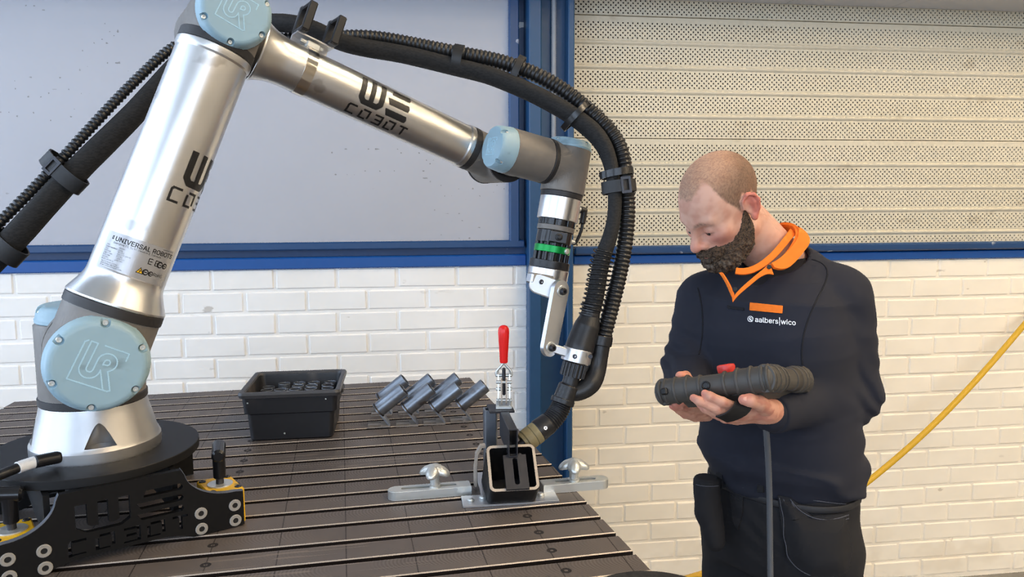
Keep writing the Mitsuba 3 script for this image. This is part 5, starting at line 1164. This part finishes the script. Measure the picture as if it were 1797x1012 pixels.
def hair_col(v, base_, dark, f=420): return mixc(np.tile(base_, (len(v), 1)), dark, sstep(0.25, 0.8, meshkit.noise(v * f)))
sm = scalp(hv)
colh = mixc(skin_color(hv), LN(158, 128, 108), 0.5 * sm)
def shell(mask, off, colf, m=hm, fld=head_neck, th=0.35):
    g = grad(fld, m.vertices, 0.004); keep = (mask[m.faces] > th).any(1); v = m.vertices + g * (off if np.ndim(off) == 0 else off[:, None])
    f = m.faces[keep]; u, inv = np.unique(f, return_inverse=True); return v[u], inv.reshape(-1, 3), colf[u]
def putH(v): return (v * HS) @ RH.T + HO
# body under the clothes: one skin mesh of head, neck, trunk, arms and hands
def trunk(p):
    d = torso(p, -0.02); d = smin(d, smin(cap_(p, LS, LE, 0.05, 0.042), cap_(p, LE, LW, 0.042, 0.028), 0.02), 0.02)
    d = smin(d, smin(cap_(p, RS_, RE, 0.05, 0.040), cap_(p, RE, RW, 0.040, 0.028), 0.02), 0.02); d = smin(d, pel(p, -0.025), 0.03)
    for s in (-1, 1): h_, k_, a_ = leg_pts(s); d = smin(d, smin(cap_(p, h_, k_, 0.075, 0.05), cap_(p, k_, a_, 0.05, 0.04), 0.02), 0.02)
    return smax(d, p[:, 2] - mn(1372, 470, 0)[2], 0.01)
tm = surfnet(trunk, A(hc[0] - 0.42, hc[1] - 0.42, 0.06), A(hc[0] + 0.42, hc[1] + 0.40, mn(1372, 440, 0)[2]), 0.012)
def hand(fingers, palm, thumb, wrist):
    def f(p):
        d = None
        for a, b, ra_, rb_ in palm: e = cap_(p, a, b, ra_, rb_); d = e if d is None else smin(d, e, 0.010)
        for pts, r in fingers + [thumb]: d = smin(d, chain(p, pts, r, 0.004), 0.0022)
        return smin(d, cap_(p, *wrist), 0.012)
    return f
def ml(px, py, c): return mn(px, py + 3, c - 0.03)
lhf = [([ml(1294, 713, 0.392), ml(1268, 702, 0.410), ml(1246, 692, 0.408), ml(1237, 687, 0.395)], [0.0100, 0.0092, 0.0085, 0.0075]),
       ([ml(1290, 723, 0.380), ml(1258, 714, 0.402), ml(1228, 701, 0.400), ml(1217, 695, 0.385)], [0.0102, 0.0095, 0.0088, 0.0076]),
       ([ml(1290, 731, 0.355), ml(1262, 726, 0.378), ml(1238, 714, 0.382), ml(1228, 706, 0.370)], [0.0098, 0.0090, 0.0083, 0.0072]),
       ([ml(1294, 735, 0.335), ml(1272, 732, 0.350), ml(1254, 724, 0.352), ml(1246, 716, 0.345)], [0.0088, 0.0080, 0.0074, 0.0066])]
lhp = [(ml(1345, 714, 0.35), ml(1300, 716, 0.378), 0.019, 0.0125), (ml(1345, 717, 0.345), ml(1298, 725, 0.365), 0.019, 0.0125), (ml(1345, 720, 0.335), ml(1300, 731, 0.345), 0.018, 0.012)]
lht = ([ml(1344, 712, 0.385), ml(1331, 703, 0.412), ml(1316, 699, 0.428), ml(1305, 698, 0.428)], [0.0165, 0.0138, 0.0122, 0.0100])
lh = hand(lhf, lhp, lht, (ml(1340, 717, 0.345), ml(1372, 720, 0.27), 0.024, 0.029))
rhf = [([mn(1236, 716, 0.200), mn(1216, 707, 0.235), mn(1200, 703, 0.262), mn(1196, 700, 0.275)], [0.0098, 0.0090, 0.0083, 0.0074]),
       ([mn(1236, 722, 0.190), mn(1212, 717, 0.225), mn(1193, 713, 0.255), mn(1184, 708, 0.270)], [0.0100, 0.0092, 0.0085, 0.0075]),
       ([mn(1238, 728, 0.175), mn(1213, 727, 0.205), mn(1192, 719, 0.235), mn(1180, 712, 0.250)], [0.0098, 0.0090, 0.0083, 0.0072]),
       ([mn(1240, 732, 0.155), mn(1220, 733, 0.180), mn(1202, 728, 0.205), mn(1192, 722, 0.215)], [0.0088, 0.0080, 0.0073, 0.0064])]
rhp = [(mn(1244, 702, 0.15), mn(1238, 716, 0.195), 0.019, 0.0125), (mn(1246, 706, 0.15), mn(1239, 724, 0.180), 0.020, 0.013), (mn(1248, 709, 0.14), mn(1242, 729, 0.165), 0.019, 0.012)]
rht = ([mn(1232, 697, 0.165), mn(1214, 676, 0.20), mn(1203, 660, 0.235), mn(1193, 659, 0.262)], [0.0150, 0.0125, 0.0108, 0.0090])
rh = hand(rhf, rhp, rht, (mn(1244, 702, 0.15), mn(1236, 690, 0.10), 0.025, 0.029))
def bb(hd, extra): pts = np.array([q for f_ in hd for q in f_[0]] + extra); return pts.min(0) - 0.04, pts.max(0) + 0.04
lm = surfnet(lh, *bb(lhf + [lht], [mn(1372, 716, 0.31)]), 0.0024); rm = surfnet(rh, *bb(rhf + [rht], [mn(1236, 690, 0.10)]), 0.0024)
def handcol(m, tips):
    c = np.tile(LN(206, 152, 128), (len(m.vertices), 1)); c = mixc(c, LN(184, 122, 102), sstep(0.4, 0.75, meshkit.fbm(m.vertices * 60, 3)))
    for t in tips: c = mixc(c, LN(208, 128, 112), 0.7 * np.exp(-(np.linalg.norm(m.vertices - t, axis=1) / 0.014) ** 2))
    return c
parts = [(putH(hv), hm.faces, colh), (tm.vertices, tm.faces, np.tile(LN(205, 155, 132), (len(tm.vertices), 1))), (lm.vertices, lm.faces, handcol(lm, [q[0][-1] for q in lhf + [lht]])), (rm.vertices, rm.faces, handcol(rm, [q[0][-1] for q in rhf + [rht]]))]
bm = cat_([trimesh.Trimesh(v, f, process=False) for v, f, _ in parts])
add(person + '__body', bm, 'm_vcol', True, color=np.vstack([c for *_x, c in parts]))
def nail(pts, r, fn, hdw):
    p, q = pts[-2], pts[-1]; ax = nrm(q - p); o = q - ax * 0.001; g = nrm(-FW - ax * np.dot(-FW, ax) + ZV * 0.3); g = nrm(g - ax * np.dot(g, ax)); R = np.stack([ax, np.cross(g, ax), g], 1)
    return trimesh.Trimesh((trimesh.creation.icosphere(2, 1).vertices * [0.0052, 0.0044, 0.0010]) @ R.T + o + g * (r[-1] - 0.0004), trimesh.creation.icosphere(2, 1).faces, process=False)
pbr('m_nail', lin(208, 152, 134), 0.45)
add(person + '__thumbnail', nail(*lht, lh, 0), 'm_nail', True)
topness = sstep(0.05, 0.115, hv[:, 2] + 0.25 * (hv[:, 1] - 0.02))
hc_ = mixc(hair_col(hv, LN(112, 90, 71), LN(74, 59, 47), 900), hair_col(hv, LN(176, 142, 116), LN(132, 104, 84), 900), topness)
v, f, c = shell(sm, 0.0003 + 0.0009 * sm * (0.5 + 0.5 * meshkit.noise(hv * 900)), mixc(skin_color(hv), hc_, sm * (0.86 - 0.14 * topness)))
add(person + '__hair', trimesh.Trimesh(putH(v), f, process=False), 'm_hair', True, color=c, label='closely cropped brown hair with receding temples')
# beard: a thick shell with tufts
bm_ = surfnet(head, (-0.09, -0.06, -0.15), (0.09, 0.135, 0.03), 0.0018); bv = bm_.vertices; mk = beardmask(bv)
thick = 0.004 + 0.010 * sstep(-0.03, -0.10, bv[:, 2]) + 0.003 * sstep(0.06, 0.09, bv[:, 1])
tuft = 0.72 + 0.45 * (meshkit.noise(bv * [330, 330, 150]) - 0.4) + 0.35 * (meshkit.noise(bv * 560) - 0.5)
v, f, c = shell(mk, thick * mk * np.clip(tuft, 0.15, 1.5), mixc(hair_col(bv, LN(94, 76, 60), LN(44, 35, 29), 480), LN(132, 120, 106), 0.55 * sstep(0.45, 0.8, meshkit.noise(bv * [260, 260, 90] + 9)) * sstep(-0.05, -0.10, bv[:, 2])), bm_, head)
bk_ = add(person + '__beard', trimesh.Trimesh(putH(v), f, process=False), 'm_hair', True, color=c, label='full dark brown beard with moustache')
for s in (-1, 1):
    k = add(person + '__eye', trimesh.Trimesh(putH(trimesh.creation.icosphere(3, 0.0128).vertices + lidc * [s, 1, 1]), trimesh.creation.icosphere(3, 0.0128).faces, process=False), 'm_eye', True)
    i_ = trimesh.creation.icosphere(3, 0.0062).vertices * [1, 0.30, 1] + lidc * [s, 1, 1] + A(0, 0.0115, -0.0050); add(k + '__iris', trimesh.Trimesh(putH(i_), trimesh.creation.icosphere(3, 0.0062).faces, process=False), 'm_iris', True)

# undershirt and collar
def around(c0, c1, r, th0, th1, n, lift=0.0):
    """Points round the neck axis from c0 up to c1."""
    ax = nrm(c1 - c0); x = nrm(mt - ax * np.dot(mt, ax)); y = np.cross(ax, x); return [c0 + ax * lift + r * (math.cos(t) * x + math.sin(t) * y) for t in np.linspace(th0, th1, n)]
def loop(rows, key, mat, th=0.004, lab=None):
    """A band of cloth through rows of image places (px, py, c): the upper edge and the lower edge."""
    a = spline([mn(*q) for q in rows[0]], 50); b = spline([mn(*q) for q in rows[1]], 50); return add(key, strip(a, b, th), mat, 40, label=lab)
tee = person + '__undershirt'
add(tee, surfnet(lambda p: smax(torso(p, -0.008), neckhole(p) - 0.02, 0.004), sw_lo, mn(1372, 400, 0) + A(0.3, 0.3, 0), 0.008), 'm_navy_dark', True)
loop([[(1292, 470, 0.125), (1318, 468, 0.125), (1346, 450, 0.11), (1370, 424, 0.075), (1386, 402, 0.03)], [(1290, 480, 0.130), (1320, 479, 0.132), (1352, 460, 0.118), (1378, 433, 0.085), (1396, 412, 0.04)]], tee + '__neckband', 'm_orange', 0.005)
col = swk + '__collar'
loop([[(1366, 395, -0.02), (1380, 392, 0.01), (1394, 396, 0.03), (1400, 410, 0.06), (1386, 436, 0.10), (1364, 456, 0.125), (1353, 462, 0.135)], [(1392, 398, -0.04), (1408, 404, 0.0), (1418, 416, 0.03), (1419, 427, 0.055), (1405, 448, 0.10), (1384, 469, 0.128), (1358, 470, 0.142)]], col, 'm_orange', 0.006, 'orange fold-down collar')
loop([[(1366, 395, -0.02), (1376, 393, 0.0), (1392, 396, 0.025), (1398, 408, 0.055), (1388, 432, 0.09), (1366, 456, 0.12)], [(1376, 408, -0.03), (1388, 406, 0.0), (1396, 410, 0.03), (1400, 424, 0.055), (1390, 444, 0.09), (1368, 464, 0.12)]], col + '__stand', 'm_orange', 0.005)
loop([[(1350, 463, 0.140), (1332, 478, 0.150), (1312, 495, 0.158), (1294, 512, 0.165), (1285, 524, 0.166)], [(1357, 482, 0.143), (1338, 484, 0.153), (1318, 499, 0.161), (1298, 516, 0.168), (1286, 530, 0.168)]], swk + '__placket', 'm_orange', 0.004)
loop([[(1268, 478, 0.118), (1274, 488, 0.135), (1282, 502, 0.152), (1288, 515, 0.160)], [(1262, 479, 0.112), (1276, 500, 0.140), (1284, 520, 0.160), (1287, 528, 0.164)]], swk + '__placket', 'm_orange', 0.004)
add(swk + '__placket_foot', patch(sweater, [(1277, 536), (1306, 540), (1306, 545), (1277, 541)], 0.0005, 0.002, 6), 'm_navy_dark', 30)
for q in ((1290, 507), (1350, 468)): h_ = mn(q[0], q[1], 0.17 if q[0] < 1300 else 0.148); add(swk + '__button', cyl(h_ - mt * 0.001, h_ + mt * 0.002, 0.0048, n=20, ch=0.0006), 'm_ink', 30)
# cuffs
for w0, w1, r in ((LW, LW + nrm(LE - LW) * 0.055, 0.0425), (RW, RW + nrm(RE - RW) * 0.05, 0.0425)):
    add(swk + '__cuff', tube(spline([w0 - (w1 - w0) * 0.12, w0, (w0 + w1) / 2, w1], 14), [r * 0.86, r * 0.96] + [r] * 10 + [r * 0.98, r * 0.9], 28), 'm_navy', True)

# ------------------------------------------------------------------ tablet in his hands
td = thing('teach_pendant', 'dark grey rubber cased control tablet held in both hands by the man', 'tablet')
c_nl, c_nr = mn(1160, 688, 0.275), mn(1348, 663, 0.410); c_fr = mn(1408, 667, 0.20)
px_ = nrm(c_nr - c_nl); py_ = c_fr - c_nr; py_ = nrm(py_ - px_ * np.dot(py_, px_)); pz_ = np.cross(px_, py_); RP = np.stack([px_, py_, pz_], 1)
PWd, PDp = np.linalg.norm(c_nr - c_nl), 0.225
def tp_(x, y, z): return c_nl + RP @ A(x, y, z)
prof2 = sbox(0.012, 0.012, PWd - 0.012, PDp - 0.012).buffer(0.012)
shell2 = [m for m in (bx((PWd - 0.004, PDp - 0.004, 0.030), tp_(PWd / 2, PDp / 2, 0), 0.010, RP), bx((PWd * 0.78, PDp * 0.84, 0.030), tp_(PWd * 0.52, PDp / 2, -0.020), 0.012, RP))]
add(td + '__case', join(*shell2), 'm_pendant', 25)
r_e = 0.0225
def oval(o, d, prof, n=36):
    """A lathe squeezed along the tablet's plane: prof (radius, h), taller than wide."""
    m = lathe(prof, (0, 0, 0), (0, 0, 1), n); R = np.stack([np.cross(pz_, d), pz_, d], 1); return trimesh.Trimesh((m.vertices * [0.86, 1.12, 1]) @ R.T + o, m.faces, process=False)
cn = [(0.006, 0.008), (PWd - 0.006, 0.008), (PWd - 0.006, PDp - 0.008), (0.006, PDp - 0.008)]
for i in range(4):
    a, b = tp_(*cn[i], 0.0), tp_(*cn[(i + 1) % 4], 0.0); L = np.linalg.norm(b - a); d = (b - a) / L
    q = 0.055
    k = add(td + '__edge_bumper', oval(a, d, [(0, -0.014), (r_e * 0.62, -0.013), (r_e * 0.88, -0.008), (r_e * 0.98, 0.004), (r_e * 1.0, q), (r_e * 0.86, q + 0.006), (r_e * 0.84, L - q - 0.006), (r_e * 1.0, L - q), (r_e * 0.98, L - 0.004), (r_e * 0.88, L + 0.008), (r_e * 0.62, L + 0.013), (0, L + 0.014)]), 'm_pendant', 40)
    for s in (-0.006, 0.004, 0.026, 0.052, 0.078, L - 0.078, L - 0.052, L - 0.026, L - 0.004, L + 0.006):
        rr_ = r_e * (0.93 if s in (0.078, L - 0.078) else 1.05 if 0.01 < s < L - 0.01 else 1.04 - 0.02)
        add(k + '__rib', oval(a + d * s, d, [(rr_ * 0.80, -0.0034), (rr_ * 0.99, -0.0030), (rr_ * 1.05, -0.0012), (rr_ * 1.05, 0.0012), (rr_ * 0.99, 0.0030), (rr_ * 0.80, 0.0034), (rr_ * 0.80, -0.0034)]), 'm_pendant', 40)
add(td + '__screen', bx((PWd - 0.06, PDp - 0.08, 0.002), tp_(PWd / 2, PDp / 2 + 0.01, 0.0155), 0.0005, RP), 'm_screen', False)
bp0 = tp_(PWd * 0.46, 0.010 - r_e * 0.90, 0.001)
add(td + '__round_button', lathe([(0, 0.001), (0.0085, 0.001), (0.0085, -0.002), (0.0060, -0.003), (0.0050, -0.0015), (0, -0.0015)], bp0, py_, 24), 'm_ink', 30)
eo = tp_(PWd * 0.56, 0.050, 0.014); ed_ = nrm(pz_ * 0.95 - py_ * 0.1)
ek = add(td + '__stop_button', lathe([(0, 0), (0.0150, 0), (0.0155, 0.010), (0.0172, 0.013), (0.0178, 0.021), (0.0168, 0.025), (0.012, 0.0265), (0, 0.0265)], eo, ed_, 40), 'm_estop', 35, label='red stop button')
sl_ = tp_(0.014, 0.004 - r_e * 0.7, 0.0)
add(td + '__slot', bx((0.014, 0.012, 0.014), sl_, 0.003, RP), 'm_ink', False)
# strap over the hand and cable
add(td + '__hand_strap', strip(spline([ml(1290, 700, 0.42), ml(1286, 710, 0.425), ml(1274, 721, 0.418), ml(1256, 727, 0.400)], 40), spline([ml(1318, 706, 0.405), ml(1316, 717, 0.412), ml(1303, 728, 0.405), ml(1276, 737, 0.385)], 40), 0.003), 'm_rubber', 40)
pc = thing('pendant_cable', 'dark grey cable hanging straight down from the control tablet in front of the trousers', 'cable')
cp2 = spline([mn(1338, 702, 0.30), mn(1342, 730, 0.29), mn(1347, 790, 0.235), mn(1350, 860, 0.200), mn(1351, 930, 0.190), mn(1352, 1010, 0.188), mn(1352, 1100, 0.19)] + [A(*(mn(1352, 1010, 0.188)[:2]), z) - mt * 0.01 for z in (0.45, 0.2, 0.03)] , 120)
add(pc + '__sheath', tube(cp2, 0.0062, 12), 'm_grey_cable', True)
